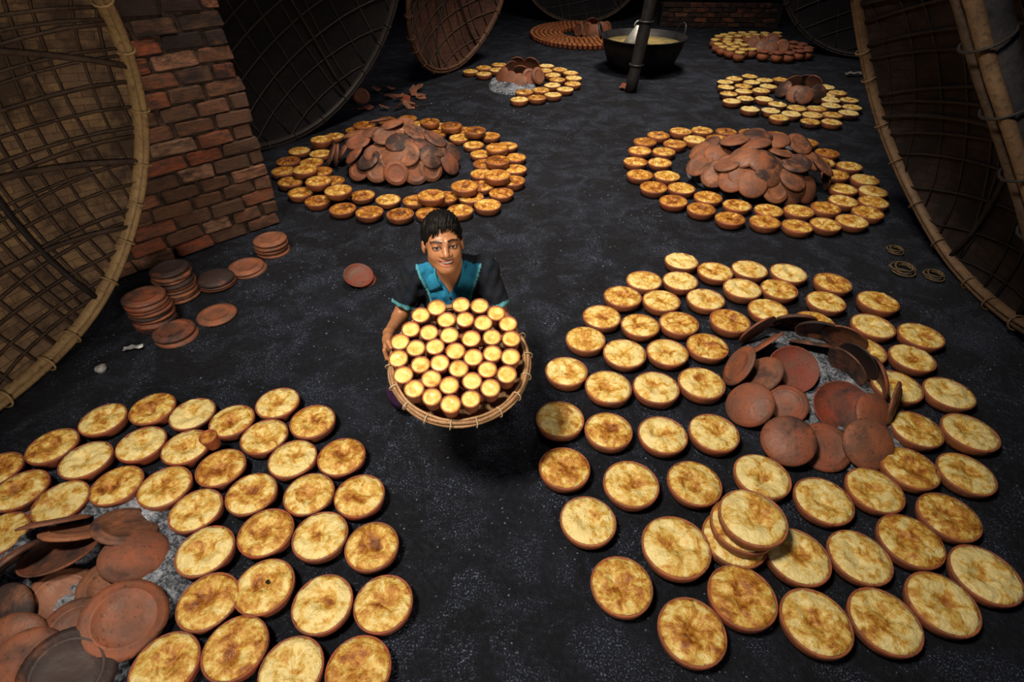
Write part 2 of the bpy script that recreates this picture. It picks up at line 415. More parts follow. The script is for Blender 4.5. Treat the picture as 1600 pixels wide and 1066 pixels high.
giant('reddish brown bamboo cover tilted up behind the far ring of curd pots', (-.62, 8.62, 1.19), -30, -17, 1.20, .40,
      (MAT_R, BAMD, BAMR, BAMK), 11, .35, [(-.6, .75, .55, -.8, .15, .03, BAMK), (-.8, -.5, .75, .6, .15, .03, BAMK), (-.2, -.95, .9, .3, .2, .03, BAMK)], 5)
giant('dark bamboo cover leaning on the back wall behind the small cups', (1.45, 13.55, 1.33), -93, 18, 1.40, .40,
      (MAT_K, BAMK, BAMD, BAMK), 10, .2, [(-.6, .75, .55, -.8, .15, .03, BAMK)], 6)
giant('black bamboo cover tilted beside the round clay pots', (5.22, 9.32, 1.24), -128, -24, 1.30, .42,
      (MAT_K, BAMK, BAMK, BAMK), 10, .3, [(-.6, .75, .55, -.8, .15, .03, BAMK)], 7)
giant('huge dark lattice bamboo cover with a pale rim standing beside the leaning pole', (2.35, 2.99, 1.21), 173.5, -30, 1.363, .40,
      (MAT_D, BAMK, BAMM, BAMK), 15, .12, [(-.2, .95, -.25, -.95, .12, .034, BAMK), (.3, .93, .3, -.93, -.08, .03, BAMK), (-.95, .2, .95, .1, .05, .03, BAMK), (-.9, -.4, .9, -.4, .05, .03, BAMK)], 8)

# leaning bundle pole on the right
P0, P1 = Vector((2.78, 1.60, .06)), Vector((1.667, 2.234, 1.73)); P2 = P0 + (P1 - P0) * 1.5
root = empty('leaning_pole', (P0.x, P0.y, 0)); tag(root, 'thick dark pole with split bamboo lashed to it, leaning before the lattice cover', 'pole')
def along(off, r0, name, mat, sx=1.):
    pts = [P0 + (P2 - P0) * (i / 24) + Vector(off) + Vector((.006 * math.sin(i * 1.3), .006 * math.cos(i * 1.7), 0)) for i in range(25)]
    pts = [p - Vector((P0.x, P0.y, 0)) for p in pts]
    link(name, sweep(name, pts, circ(r0, 10), False, up=(0, 1, 0), scales=[1 + .05 * math.sin(i * .9) for i in range(25)]), mat, root)
along((0, 0, 0), .062, 'trunk', POST); along((-.052, -.035, -.02), .026, 'split_bamboo', BAMM); along((-.052, .03, -.03), .022, 'split_bamboo', BAMD)
dpole = (P2 - P0).normalized()
for k in range(12):
    c0 = P0 + (P2 - P0) * ((k + .5) / 12) + Vector((-.02, 0, -.01)); S = dpole.cross(Vector((0, 1, 0))).normalized(); U = S.cross(dpole)
    pts = [c0 + S * .082 * math.cos(s) + U * .078 * math.sin(s) + dpole * .02 * math.sin(s) - Vector((P0.x, P0.y, 0)) for s in np.linspace(0, 2 * math.pi, 17)[:-1]]
    link('binding', sweep('binding', pts, circ(.006, 5), True, up=dpole), BAMK, root)

# roof post
pb = gp(985, 143); pt = EYE + ray(1017, 0) * (pb.y / ray(1017, 0).y)
pts = [pb + (pt - pb) * (i / 14 * 2.2) for i in range(15)]
root = empty('roof_post', pb); tag(root, 'black round timber post standing in front of the iron cauldron', 'post')
link('shaft', sweep('shaft', [p - pb for p in pts], circ(.078, 12), False, up=(0, 1, 0), scales=[1 + .06 * math.sin(i * 2.1) for i in range(15)]), POST, root)
for k in (2, 5):
    link('knot_band', sweep('knot_band', [(pts[k] - pb) + Vector((.088 * math.cos(s), .088 * math.sin(s), 0)) for s in np.linspace(0, 6.2832, 17)[:-1]], circ(.012, 6), True), POST, root)

# ------------------------------------------------------------------ pots of curd
RB = .121
def bowl_mesh(i):
    return lathe('bowl', [(0, .004), (.090, 0), (.106, .010), (.117, .034), (RB + .001, .058), (RB + .001, .067), (.118, .071), (.114, .068), (.110, .058), (.08, .022), (0, .018)], 32, .004, i)
BOWL = [bowl_mesh(i) for i in range(4)]
for m in BOWL: m.materials.append(CLAY)
def curd_mesh(i, rad=.1145, z0=.064, amp=1.25, nr=11, na=34):
    rnd = random.Random(i * 7 + 1); off = Vector((rnd.random() * 50, rnd.random() * 50, i))
    dx, dy = rnd.uniform(-.2, .2), rnd.uniform(-.2, .2); vs = [(0, 0, 0)]; fs = []
    for j in range(nr + 1):
        for k in range(na):
            a = 2 * math.pi * k / na; f = min(1, (j + 1) / nr) if j < nr else 1.0
            e = 1 + .022 * noise.noise(Vector((math.cos(a) * 2.6, math.sin(a) * 2.6, i * 3.)) + off)
            vs.append((rad * f * e * math.cos(a), rad * f * e * math.sin(a), 1 if j < nr else -1))
    out = []
    for x, y, f in vs:
        if f < 0: out.append((x * .97, y * .97, z0 - .014)); continue
        r = math.hypot(x, y) / rad; q = Vector((x * 26, y * 26, 0)) + off
        z = .013 * (1 - max(0, r - .55) ** 2 * 3.6) - .017 * math.exp(-(((x / rad - dx) ** 2 + (y / rad - dy) ** 2) / .10))
        z += .0085 * noise.noise(q) + .0055 * noise.noise(q * 2.3) + .003 * noise.noise(q * 5)
        out.append((x, y, z0 + z * amp))
    for k in range(na): fs.append((0, 1 + k, 1 + (k + 1) % na))
    for j in range(nr):
        A = 1 + j * na; B = A + na
        for k in range(na): fs.append((A + k, B + k, B + (k + 1) % na, A + (k + 1) % na))
    return mesh('curd', out, fs)
CURDM = [curd_mesh(i) for i in range(12)]
for m in CURDM: m.materials.append(CURD)
prn = random.Random(21)
def relax(P, r, n=80, lim=.03):
    """ease apart neighbours that would cut into each other"""
    P = [Vector(p) for p in P]; O = [p.copy() for p in P]
    for _ in range(n):
        for a in range(len(P)):
            for b in range(a + 1, len(P)):
                d = (P[b] - P[a]); d.z = 0; m = r[a] + r[b]
                if d.length < m: k = d.normalized() * ((m - d.length) * .5); P[a] -= k; P[b] += k
        for a in range(len(P)):
            d = P[a] - O[a]
            if d.length > lim: P[a] = O[a] + d * (lim / d.length)
    return P
BOY, COILS, POLE, MOUND4, MOUND3 = Vector((-.28, 2.1, 0)), gp(1430, 428), Vector((2.78, 1.6, 0)), Vector((2.22, 4.9, 0)), Vector((-1.06, 5.27, 0))
def towards(c, p, marks):
    d = Vector((p.x - c.x, p.y - c.y)).normalized()
    return max(marks, key=lambda m: d.dot(Vector((m[0].x - c.x, m[0].y - c.y)).normalized()))[1]
def make_pot(p, z, s, label, group, br, clayc):
    root = empty('curd_pot', (p.x, p.y, z - .002), (prn.uniform(-.015, .015), prn.uniform(-.015, .015), prn.uniform(0, 6.28)))
    root.scale = (s, s, s * prn.uniform(.94, 1.04)); tag(root, label, 'pot', group)
    b = link('bowl', prn.choice(BOWL), None, root); b.color = (min(1, max(0, clayc[0] + prn.uniform(-.25, .25))), max(0, clayc[1] + prn.uniform(-.15, .15)), 0, 1)
    c = link('curd', prn.choice(CURDM), None, root); c.color = (br, prn.random(), 0, 1)
    return root
def pot(px, py, label, z=0.0, s=1.0, brown=.5, clayc=(.3, .2), pos=None):
    return make_pot(pos if pos is not None else gp(px, py, z + .074 * s), z, s, label, None, brown, clayc)
def ring(pix, c, name, group, marks, rows, brown, clayc, smin_, smax_, z=0.0, taken=(), extra=''):
    ss = [prn.uniform(smin_, smax_) for _ in pix]
    P = [gp(q[0], q[1], z + .074 * k) for q, k in zip(pix, ss)]; n = len(P)
    if z == 0:
        P = relax(P + [t_[0] for t_ in taken], [.1245 * k for k in ss] + [t_[1] for t_ in taken])[:n]
    dist = [math.hypot(p.x - c.x, (p.y - c.y) * .77) for p in P]; order = sorted(range(n), key=lambda i: dist[i])
    for i, p in enumerate(P):
        br = min(1, max(0, brown + prn.uniform(-.22, .22))); k = order.index(i) * len(rows) // n
        tone = 'deep brown' if br > brown + .08 else ('pale gold' if br < brown - .08 else 'golden')
        make_pot(p, z, ss[i], f"{tone} curd pot, {rows[k]} of {name}, towards the {towards(c, p, marks)}", group, br, clayc)
    return P
FR = [(1071,408),(1117,422),(1171,419),(1009,437),(1064,439),(1157,447),(976,462),(1032,469),(1101,464),(943,493),(1001,506),(1059,503),(1141,500),(918,529),
 (976,548),(1041,548),(1105,538),(893,581),(952,599),(1018,603),(1095,597),(879,653),(947,670),(1036,677),(1116,674),(882,729),(987,753),(1086,752),(919,811),
 (1192,742),(978,908),(1163,923),(1087,981),(1289,780),(1376,772),(1427,733),(1509,737),(1440,669),(1511,673),(1484,803),(1427,846),(1347,862),(1250,860),(1528,888),
 (1274,965),(1377,964),(1470,931),(1233,424),(1218,450),(1302,440),(1373,470),(1292,469),(1367,507),(1439,522),(1201,482),(1274,502),(1354,545),(1424,557),(1412,602),(1476,611)]
P = gp(1178, 806, .216); PB = gp(1058, 851, .083)
ring(FR, gp(1275, 612), 'open pit ring', 'curd pots around the open pit of red plates', ((BOY, 'kneeling boy'), (COILS, 'straw coils'), (POLE, 'leaning pole'), (Vector((1.0, 8., 0)), 'timber post'), (Vector((.6, 0, 0)), 'stack of three pots')),
     ('inner row', 'middle row', 'outer row'), .46, (.3, .2), .93, .99, taken=((PB, .132), (P + Vector((-.05, -.012, 0)), .128)))
pot(0, 0, 'largest pot of lumpy yellow curd in the open pit ring, beside the stack of three', s=1.09, brown=.36, pos=PB)
pot(0, 0, 'cracked bottom pot of the stack of three in the open pit ring', pos=P + Vector((-.034, -.004, 0)), clayc=(.1, .35), s=1.02)
pot(0, 0, 'middle clay pot of the stack of three in the open pit ring', z=.073, pos=P + Vector((-.016, .010, 0)), clayc=(.1, .3), s=1.0)
pot(0, 0, 'topmost pale curd pot of the stack of three in the open pit ring', z=.144, pos=P, brown=.36, s=1.02)

FL = [(2,733),(74,699),(155,660),(230,643),(293,648),(39,760),(129,719),(211,699),(284,700),(86,787),(171,765),(246,767),(10,826),(299,805),(355,659),(424,632),(482,658),
 (404,685),(449,719),(522,712),(334,728),(382,767),(481,774),(556,774),(405,832),(491,844),(575,851),(316,869),(496,937),(585,941),(318,928),(360,1023),(447,1033),(551,1042),(266,1023)]
PH = gp(411, 913, .072)
ring(FL, gp(75, 930), 'dark plate pit ring', 'curd pots around the pit of dark plates', ((BOY, 'kneeling boy'), (Vector((-2.5, 2.2, 0)), 'tan lattice cover'), (Vector((1.2, .8, 0)), 'open pit ring')),
     ('inner row', 'middle row', 'outer row'), .42, (.75, .1), .855, .89, taken=((PH, .111),))
hp = pot(0, 0, 'golden curd pot with a small black hole in its skin, dark plate pit ring', brown=.45, clayc=(.75, .1), s=.885, pos=PH)
h = gp(418, 909, .072); HOLE = lathe('hole', [(0, .0008), (.006, .0012), (.009, 0), (.006, -.004), (0, -.005)], 10)
t = NT('scorched_spot', .8, .2); ho = link('burnt_hole', HOLE, t.out((.012, .006, .004)), hp)
ho.matrix_parent_inverse = Matrix(); bpy.context.view_layer.update(); ho.location = hp.matrix_world.inverted() @ h

M3 = ((BOY, 'kneeling boy'), (E1, 'brick wall'), (Vector((-2.3, 5.9, 0)), 'black cover'), (Vector((1.6, 7.8, 0)), 'timber post'))
ML0 = [(467,234),(522,211),(555,201),(653,193),(690,196),(683,207),(723,202),(718,213),(766,211),(740,225),(792,226),(751,239),(805,244),(757,254),(805,262),(753,270),
 (801,281),(754,289),(782,299),(758,317),(719,327),(701,306),(649,311),(733,308),(670,331),(625,333),(577,330),(606,310),(566,303),(535,324),(496,312),
 (469,299),(453,282),(442,266),(450,250),(486,252),(500,238),(504,224),(501,266),(519,281),(604,186),(637,183.5)]
ML1 = [(502,216),(569,194),(671,188.5),(705,194.5),(742,202),(777,229),(778,249),(777,272),(726,289),(674,303.5),(476,263),(497,281.5),(528,295)]
G3 = 'curd pots heaped around the plate mound behind the boy'
ring(ML0, MOUND3, 'floor level round plate mound', G3, M3, ('inner row', 'outer row'), .74, (.1, .1), .86, .92)
ring(ML1, MOUND3, 'stacked pots round plate mound', G3, M3, ('upper row',), .78, (.1, .1), .90, .96, z=.072)

MR = [(1064,204),(1097.5,202),(1135,204),(1172,206),(1029,210),(1008,219.5),(1055,223),(1086,217),(1122,215),(1000,234),(1037.5,235.5),(993,251),(1031.5,252.5),(1000,271),(1042.5,273),
 (1022,291),(1065,292),(1053,312),(1107,306),(1096,325),(1152.5,318.5),(1141.5,339),(1202,327),(1198,344),(1249,328),(1249,351),(1291,323),(1294,348),(1322,313),(1327,343),
 (1320,293),(1353,331),(1363,314),(1311,272),(1347,278),(1364,296.5),(1324,257),(1293,237),(1290,252),(1261,221),(1213,210)]
ring(MR, MOUND4, 'tidy double ring', 'curd pots around the mound before the pale-rimmed cover', ((Vector((1.6, 7.8, 0)), 'timber post'), (Vector((2.9, 3.4, 0)), 'pale-rimmed cover'), (BOY, 'kneeling boy'), (Vector((4.0, 7.5, 0)), 'dark plate heap')),
     ('inner row', 'outer row'), .63, (.35, .1), .93, .98)
ring([(735,110),(756,105),(780,100.5),(756,114.5),(777,108.5),(832,100),(853,102),(874,108),(852,109.5),(891.5,113),(864,116.5),(896.5,121),(871,123),(895,129.5),(863,132),(883,138),(845,139),(819,143),(864,147),(839,151.5),(812,154.5)],
     gp(812, 125), 'broken ring by white ash', 'curd pots beside the small white ash pit', ((Vector((-.9, 8.8, 0)), 'brown cover'), (Vector((1.6, 7.8, 0)), 'timber post'), (Vector((2.4, 10.4, 0)), 'iron cauldron'), (BOY, 'kneeling boy')), ('inner row', 'outer row'), .5, (.2, .2), .94, .98)
ring([(1172,118),(1148,121.5),(1133.5,127.5),(1175.6,127.5),(1198,124),(1218,123.7),(1135,135.5),(1162,133.5),(1201,134),(1163,141.5),(1189,140.5),(1139,145.5),(1167,152.5),(1192.6,153),(1144,157),
 (1173,169.5),(1217,162),(1204,172),(1245,167),(1218,183),(1237,177),(1276.5,168),(1270,178),(1267,188.5),(1300,164.5),(1302,178),(1300,189.5),(1325,175),(1330,166),(1325,155),(1301,155),(1308,144),(1293.5,147.5),(1291,135)],
     gp(1250, 150), 'crowded ring round dark plates', 'curd pots around the small dark plate heap', ((Vector((1.6, 7.8, 0)), 'timber post'), (MOUND4, 'plate mound'), (Vector((5., 6.5, 0)), 'pale rim'), (gp(1190, 75), 'round pots')), ('inner row', 'outer row'), .40, (.2, .5), .92, .97)

# ------------------------------------------------------------------ small cups
CUP = [lathe('cup', [(0, .002), (.024, 0), (.030, .010), (.034, .04), (.0375, .066), (.040, .073), (.039, .078), (.036, .077), (.034, .070), (0, .066)], 20, .006, i) for i in range(3)]
for m in CUP: m.materials.append(CLAY)
CCM = [curd_mesh(40 + i, .0355, .0725, .16, 4, 18) for i in range(4)]
for m in CCM: m.materials.append(PALE)
CCB = [m.copy() for m in CCM]
for m in CCB: m.materials[0] = CURD
INV = lathe('cup_inverted', [(.036, 0), (.040, .004), (.037, .012), (.033, .04), (.029, .064), (.025, .074), (.018, .076), (.010, .073), (0, .072)], 20, .006, 3); INV.materials.append(CLAY)
def cup(p, rot, label, group, s=1., cl=(.5, .1), cm=CCM, br=.4, nm='curd_cup'):
    r = empty(nm, p, rot); r.scale = (s,) * 3; tag(r, label, 'cup', group)
    b = link('cup', prn.choice(CUP), None, r); b.color = (min(1, max(0, cl[0] + prn.uniform(-.3, .3))), max(0, cl[1] + prn.uniform(-.1, .15)), 0, 1)
    c = link('curd', prn.choice(cm), None, r); c.color = (br, 0, 0, 1); return r
p = gp(327, 680, .142)
cup((p.x, p.y, .066), (.1, -.05, 0), 'tiny red clay cup of brown curd perched on the rims of big pots', None, 1.0, (.8, .05), CCB, .75)

# tray held by the boy
BC = Vector((-.207, 1.59, .60)); BT = R_(18); BR = .27
nb = Vector((.02, -math.sin(BT), math.cos(BT))).normalized()
MB = nb.to_track_quat('Z', 'Y').to_matrix()
ax = (Vector((1, 0, 0)) - nb * nb.x).normalized(); ay = nb.cross(ax); MB = Matrix((ax, ay, nb)).transposed()
def on_tray(px, py, h):
    d = ray(px, py); q = BC + nb * h; return EYE + d * ((q - EYE).dot(nb) / d.dot(nb))
tray = empty('tray_basket', BC, MB); tag(tray, 'round shallow cane tray basket of curd cups held up by the boy', 'basket')
t = lathe('tray_body', [(0, -.062), (.15, -.061), (.21, -.056), (.25, -.035), (.262, 0), (.268, 0), (.257, -.038), (.215, -.064), (.15, -.070), (0, -.071)], 48)
link('woven_body', t, CANE, tray)
for dr, dz, r0 in ((.004, .000, .0075), (.010, -.012, .007), (-.007, .004, .006), (.006, -.024, .006), (-.010, -.008, .006)):
    pts = [(BR - .004 + dr + .0012 * math.sin(9 * a + dz * 900)) * Vector((math.cos(a), math.sin(a), 0)) + Vector((0, 0, dz + .0015 * math.sin(5 * a + dr * 800))) for a in np.linspace(0, 6.28319, 73)[:-1]]
    link('rim_cane', sweep('rim_cane', pts, circ(r0, 6), True, up=(0, 0, 1)), CANE, tray)
tm = sweep('rim_tie', [(.020 * math.cos(s), .003 * math.sin(s), -.009 + .022 * math.sin(s)) for s in np.linspace(0, 6.28319, 13)[:-1]], circ(.0026, 5), True, up=(0, 1, 0))
for k in range(18):
    a = 2 * math.pi * (k + .3) / 18; link('rim_tie', tm, CORD, tray, loc=((BR) * math.cos(a), (BR) * math.sin(a), 0), rot=(0, 0, a))
for i in range(9):
    for f in (0, 1):
        s0 = -.19 + .38 * i / 8; hl = math.sqrt(.205 ** 2 - s0 * s0); q = [(s0, -hl), (s0, hl)] if f else [(-hl, s0), (hl, s0)]
        link('floor_strip', sweep('floor_strip', [(x, y, -.0595 + .0015 * f) for x, y in (q[0], ((q[0][0] + q[1][0]) / 2, (q[0][1] + q[1][1]) / 2), q[1])], rect(.014, .003), False, up=(0, 0, 1)), CANE, tray)
TC = [(437,160),(652,130),(780,140),(893,185),(320,215),(527,243),(665,228),(783,268),(983,265),(250,293),(388,330),(520,348),(710,378),(857,355),(1002,358),(175,390),(305,462),(440,435),(583,493),
 (722,525),(865,482),(997,512),(173,508),(328,573),(470,552),(600,610),(828,608),(972,650),(210,635),(405,668),(540,725),(705,698),(850,748),(285,740),(405,803),(540,860),(705,828)]
L0 = []
for x, y in TC:
    q = on_tray(590 + x / 4.846, 450 + y / 4.846, .074) - BC; L0.append(Vector((q.dot(ax), q.dot(ay), 0)))
for _ in range(2):
    L0 = [l * min(1, .232 / max(l.length, 1e-6)) for l in relax(L0, [.0372] * len(L0), 30, .012)]
for l in L0:
    rot = (MB @ Matrix.Rotation(prn.uniform(-.03, .03), 3, 'X') @ Matrix.Rotation(prn.uniform(-.03, .03), 3, 'Y') @ Matrix.Rotation(prn.uniform(0, 6), 3, 'Z'))
    sd = towards(Vector((0, 0, 0)), l, ((Vector((0, 1, 0)), "nearest the boy's chest"), (Vector((-1, .2, 0)), 'beside the gripping hand'), (Vector((0, -1, 0)), 'far from the boy'), (Vector((1, 0, 0)), 'opposite the gripping hand')))
    cup(BC + ax * l.x + ay * l.y + nb * (-.004), rot, ('outer' if l.length > .15 else 'inner') + ' clay cup of yellow curd on the held tray, ' + sd, 'curd cups on the tray', prn.uniform(.92, .97), (.7, .12))
for i in range(-3, 4):
    for j in range(-3, 4):
        lx, ly = .076 * (i + .5 * (j % 2)), .066 * j
        if math.hypot(lx, ly) > .198: continue
        o = link('upturned_cup', INV, None, None, BC + ax * lx + ay * ly + nb * (-.0560), MB, (.86, .86, .70)); o.color = (.75, .08, 0, 1)
        tag(o, 'clay cup turned upside down under the curd cups on the tray', 'cup', 'upturned cups on the tray')

# spiral of tiny cups far back
cc = gp(907, 57); n = 0
ORD = ('first', 'second', 'third', 'fourth', 'fifth', 'sixth', 'seventh')
for k in range(7):
    rr = .40 + .088 * k; m = int(2 * math.pi * rr * 1.12 / .098)
    for j in range(m):
        a = 2 * math.pi * (j + .5 * (k % 2)) / m; x, y = cc.x + rr * math.cos(a), cc.y + rr * 1.30 * math.sin(a)
        if x > cc.x + .62 and True: continue
        cup((x, y, -.002), (0, 0, prn.uniform(0, 6)), f'tiny clay cup in the {ORD[k]} row out from the upright plates by the cauldron', 'cup rows beside the cauldron', 1.0, (.75, .1), CCB, .58)

# round bellied pots
RPM = [lathe('belly', [(0, 0), (.045, .004), (.078, .028), (.093, .065), (.086, .10), (.070, .122), (.076, .132), (.082, .140), (.078, .143), (.066, .136), (0, .130)], 24, .006, i) for i in range(2)]
for m in RPM: m.materials.append(CLAY)
RCM = [curd_mesh(60 + i, .080, .140, .7, 5, 20) for i in range(4)]
for m in RCM: m.materials.append(PALE)
RCL = lathe('lid_cap', [(0, .170), (.04, .166), (.075, .153), (.090, .144), (.088, .139), (.06, .143), (0, .146)], 24, .01, 2); RCL.materials.append(LID)
def rpot(x, y, capped):
    q = gp(1100 + x / 8.889, 40 + y / 8.889, .14)
    lab = ('round-bellied orange clay pot under a brown clay cap, beside the short plate heap', 'round clay pots with caps') if capped else ('round-bellied orange clay pot topped with pale curd, beside the short plate heap', 'round clay pots of pale curd')
    sd = towards(gp(1203, 72), q, ((Vector((5.3, 9.9, 0)), 'black cover'), (Vector((2.4, 10.4, 0)), 'iron cauldron'), (gp(1120, 44), 'brick ledge'), (Vector((4., 7.5, 0)), 'golden pots')))
    lab = ('round orange pot under a brown clay cap, ring of round pots, towards the ' + sd, lab[1]) if capped else ('round orange pot topped with pale curd, ring of round pots, towards the ' + sd, lab[1])
    r = empty('round_pot', (q.x, q.y, -.002), (0, 0, prn.uniform(0, 6))); tag(r, lab[0], 'pot', lab[1])
    b = link('belly', prn.choice(RPM), None, r); b.color = (prn.uniform(.1, .6), .05, 0, 1)
    if capped: c = link('cap', RCL, None, r); c.color = (.5, .35, 0, 1)
    else: link('curd', prn.choice(RCM), None, r)
for q in [(160,190),(210,140),(285,120),(395,100),(530,92),(680,88),(845,97),(1020,97),(350,150),(480,135),(600,118),(640,152),(730,122),(880,128),(1020,143),(330,185),(490,200),(320,218),(200,250),(470,235),(360,252),(560,262),(265,290),(440,290),(375,325),(550,328),(670,322),(500,368)]: rpot(*q, False)
for q in [(835,360),(1030,378),(1190,380),(1330,355),(1440,345),(1450,310),(1370,258),(1245,232),(1320,300)]: rpot(*q, True)

# ------------------------------------------------------------------ lids, ash pits
LR = .118
LIDM = [lathe('lid', [(0, .026), (.03, .0252), (.07, .019), (.100, .009), (.113, .002), (LR, -.006), (.117, -.014), (.110, -.015), (.096, -.003), (.06, .008), (0, .012)], 32, .006, i) for i in range(3)]
LIDM += [lathe('lid', [(0, .010), (.05, .0095), (.080, .009), (.084, .013), (.088, .009), (.104, .006), (LR, -.001), (.117, -.008), (.110, -.008), (.09, .000), (0, .001)], 32, .006, i) for i in (7, 8)]
DISH = lathe('lid', [(0, -.012), (.05, -.011), (.085, -.006), (.106, .006), (LR, .016), (.1165, .021), (.111, .017), (.098, .007), (.07, .000), (.045, -.003), (0, -.004)], 32, .006, 9)
for m in LIDM + [DISH]: m.materials.append(LID)
lrn = random.Random(77)
LIDS = []
def lid(p, n, label, group, s=1., colr=(.3, .35), m=None, twist=None):
    o = link('clay_plate', m or lrn.choice(LIDM), None, None, p, basis(n, lrn.uniform(0, 6)), s)
    o.color = (min(1, max(0, colr[0] + lrn.uniform(-.2, .2))), min(1, max(0, colr[1] + lrn.uniform(-.25, .25))), 0, 1)
    return tag(o, label, 'plate', group)
def mound(name, c, rx, ry, hgt, label, seed, rough=.02):
    vs, fs = [(0, 0, hgt)], []; nr, na = 16, 44
    for i in range(1, nr + 1):
        f = i / nr
        for k in range(na):
            a = 2 * math.pi * k / na; e = 1 + .10 * noise.noise((math.cos(a) * 1.5, math.sin(a) * 1.5, seed))
            x, y = rx * f * e * math.cos(a), ry * f * e * math.sin(a)
            z = hgt * math.sqrt(max(0, 1 - f ** 2.2)) + rough * noise.noise((x * 9, y * 9, seed)) * (1 - f ** 6) + rough * .7 * noise.noise((x * 30, y * 30, seed)) * (1 - f ** 6)
            vs.append((x, y, max(z, -.006) if i < nr else -.012))
    for k in range(na): fs.append((0, 1 + k, 1 + (k + 1) % na))
    for i in range(nr - 1):
        for k in range(na):
            A = 1 + i * na; B = A + na; fs.append((A + k, B + k, B + (k + 1) % na, A + (k + 1) % na))
    tag(link(name, mesh(name, vs, fs), ASH, None, (c.x, c.y, 0)), label, 'ash', kind='stuff')
def heap(c, r, h, pts, o0, sc, label, group, colr, s=1.0):
    """lids laid like scales over a mound: each sits on the mound where it was surveyed"""
    rr, hh = r - .03, h - .02
    for x, y in pts:
        px, py = o0[0] + x / sc, o0[1] + y / sc; d = ray(px, py); o = EYE - Vector((c.x, c.y, 0))
        S = Vector((1 / rr, 1 / rr, 1 / hh)); dd = Vector([d[i] * S[i] for i in range(3)]); oo = Vector([o[i] * S[i] for i in range(3)])
        A, B, Cc = dd.dot(dd), 2 * dd.dot(oo), oo.dot(oo) - 1; disc = B * B - 4 * A * Cc
        if disc < 0: tt = -B / (2 * A)
        else: tt = (-B - math.sqrt(disc)) / (2 * A)
        p = EYE + d * tt; q = p - Vector((c.x, c.y, 0)); nrm = Vector((q.x / rr ** 2, q.y / rr ** 2, q.z / hh ** 2 + .35)).normalized()
        nrm = (nrm + Vector((lrn.uniform(-.28, .28), lrn.uniform(-.28, .28), lrn.uniform(-.12, .14)))).normalized()
        low = p.z - LR * s * math.sqrt(max(0, 1 - nrm.z ** 2))
        if low < 0: p.z -= low
        tier = 'foot' if p.z < hh * .42 else ('shoulder' if p.z < hh * .8 else 'top')
        lid(p + nrm * lrn.uniform(-.005, .055), nrm, label % (tier, towards(c, p, ((BOY, 'boy'), (E1, 'brick wall'), (Vector((6, 4, 0)), 'pale rim'), (Vector((1.6, 9, 0)), 'timber post')))), group, s * lrn.uniform(.97, 1.06), colr)
# left mound
c3 = Vector((-1.06, 5.27, 0)); mound('ash_mound', c3, .50, .50, .28, 'ash mound buried under the left heap of clay lids', 1.3)
heap(c3, .62, .38, [(830,650),(1040,640),(1215,645),(1395,565),(630,615),(450,600),(250,560),(150,450),(960,450),(600,400),(1190,470),(1245,380),(790,440),(1420,410),(855,325),(1030,330),(430,325),(390,245),(705,245),(570,195),(885,225),(1045,210),(795,150),(660,105),(900,115),(1240,285),(780,520),(400,450),(280,390),(530,500),(1130,400)],
     (500, 180), 6.957, 'dusty clay plate at the %s of the mound behind the boy, facing %s', 'plates on the mound behind the boy', (.15, .42), .96)
c4 = Vector((2.22, 4.90, 0)); mound('ash_mound', c4, .54, .54, .31, 'ash mound buried under the right heap of clay lids', 2.3)
heap(c4, .67, .41, [(965,660),(730,610),(1275,660),(1450,620),(540,570),(370,500),(220,415),(660,355),(950,410),(1165,420),(1310,350),(395,275),(560,205),(770,225),(1020,260),(785,145),(720,115),(240,275),(300,220),(970,165),(1190,215),(1130,560),(640,500),(820,400),(890,500),(1120,720),(500,410),(1400,450)],
     (1060, 195), 6.4, 'smooth tan clay plate at the %s of the tidy ring mound, facing the %s', 'plates on the mound before the pale-rimmed cover', (.12, .40), 1.02)
# open pits: lids lean outwards round the ash
FARM = ((BOY, 'boy'), (Vector((1.6, 7.8, 0)), 'timber post'), (Vector((2., 14, 0)), 'back wall'), (Vector((5.3, 9.6, 0)), 'black cover'))
def ringlids(c, specs, label, group, colr, o0, sc, marks=((BOY, 'boy'), (POLE, 'leaning pole'), (Vector((-2.6, 2.4, 0)), 'tan cover'), (Vector((1.6, 9, 0)), 'timber post'))):
    for x, y, el, kw in specs:
        hc = LR * math.cos(R_(el)) * .98 + .008 + kw.get('dz', 0)
        p = gp(o0[0] + x / sc, o0[1] + y / sc, hc); az = math.atan2(p.y - c.y, p.x - c.x) + kw.get('da', 0)
        nrm = Vector((math.cos(R_(el)) * math.cos(az), math.cos(R_(el)) * math.sin(az), math.sin(R_(el))))
        sd = towards(c, p, marks)
        lid(p, nrm, kw.get('label', label + ', facing the ' + sd), None if 'label' in kw else group, kw.get('s', 1.0), kw.get('col', colr), kw.get('m'))
c1 = gp(1275, 612); mound('pit_ash', c1, .42, .52, .05, 'pale ash spread in the pit of red-lined lids', 3.3, .035)
ringlids(c1, [(275,170,20,{}),(165,385,28,{'col':(.2,.2)}),(320,260,30,{}),(300,440,45,{'col':(.1,.5)}),(230,615,48,{'col':(.55,.1)}),(445,620,55,{'col':(.5,.1),'s':.9}),
   (680,870,66,{'col':(.45,.0),'m':LIDM[3],'label':'bright orange ringed clay plate lying half under a sooty domed plate'}),
   (465,830,60,{'dz':.045,'col':(.3,.55),'m':LIDM[0],'label':'sooty domed clay plate lying on a bright orange one at the pit edge'}),
   (985,690,50,{}),(945,855,52,{'dz':.02,'col':(.2,.55)}),
   (500,115,38,{}),(640,175,30,{'col':(.3,.7)}),(600,255,55,{'col':(.3,.6)}),(800,225,25,{'col':(.3,.7)}),(880,360,18,{'col':(.3,.6)}),(815,390,22,{}),(1000,460,18,{'col':(.4,.6)}),(1095,620,15,{'col':(.2,.8)})],
   'brown clay plate leaning at the edge of the open ash pit', 'plates leaning round the open pit', (.3, .45), (1110, 470), 3.806)
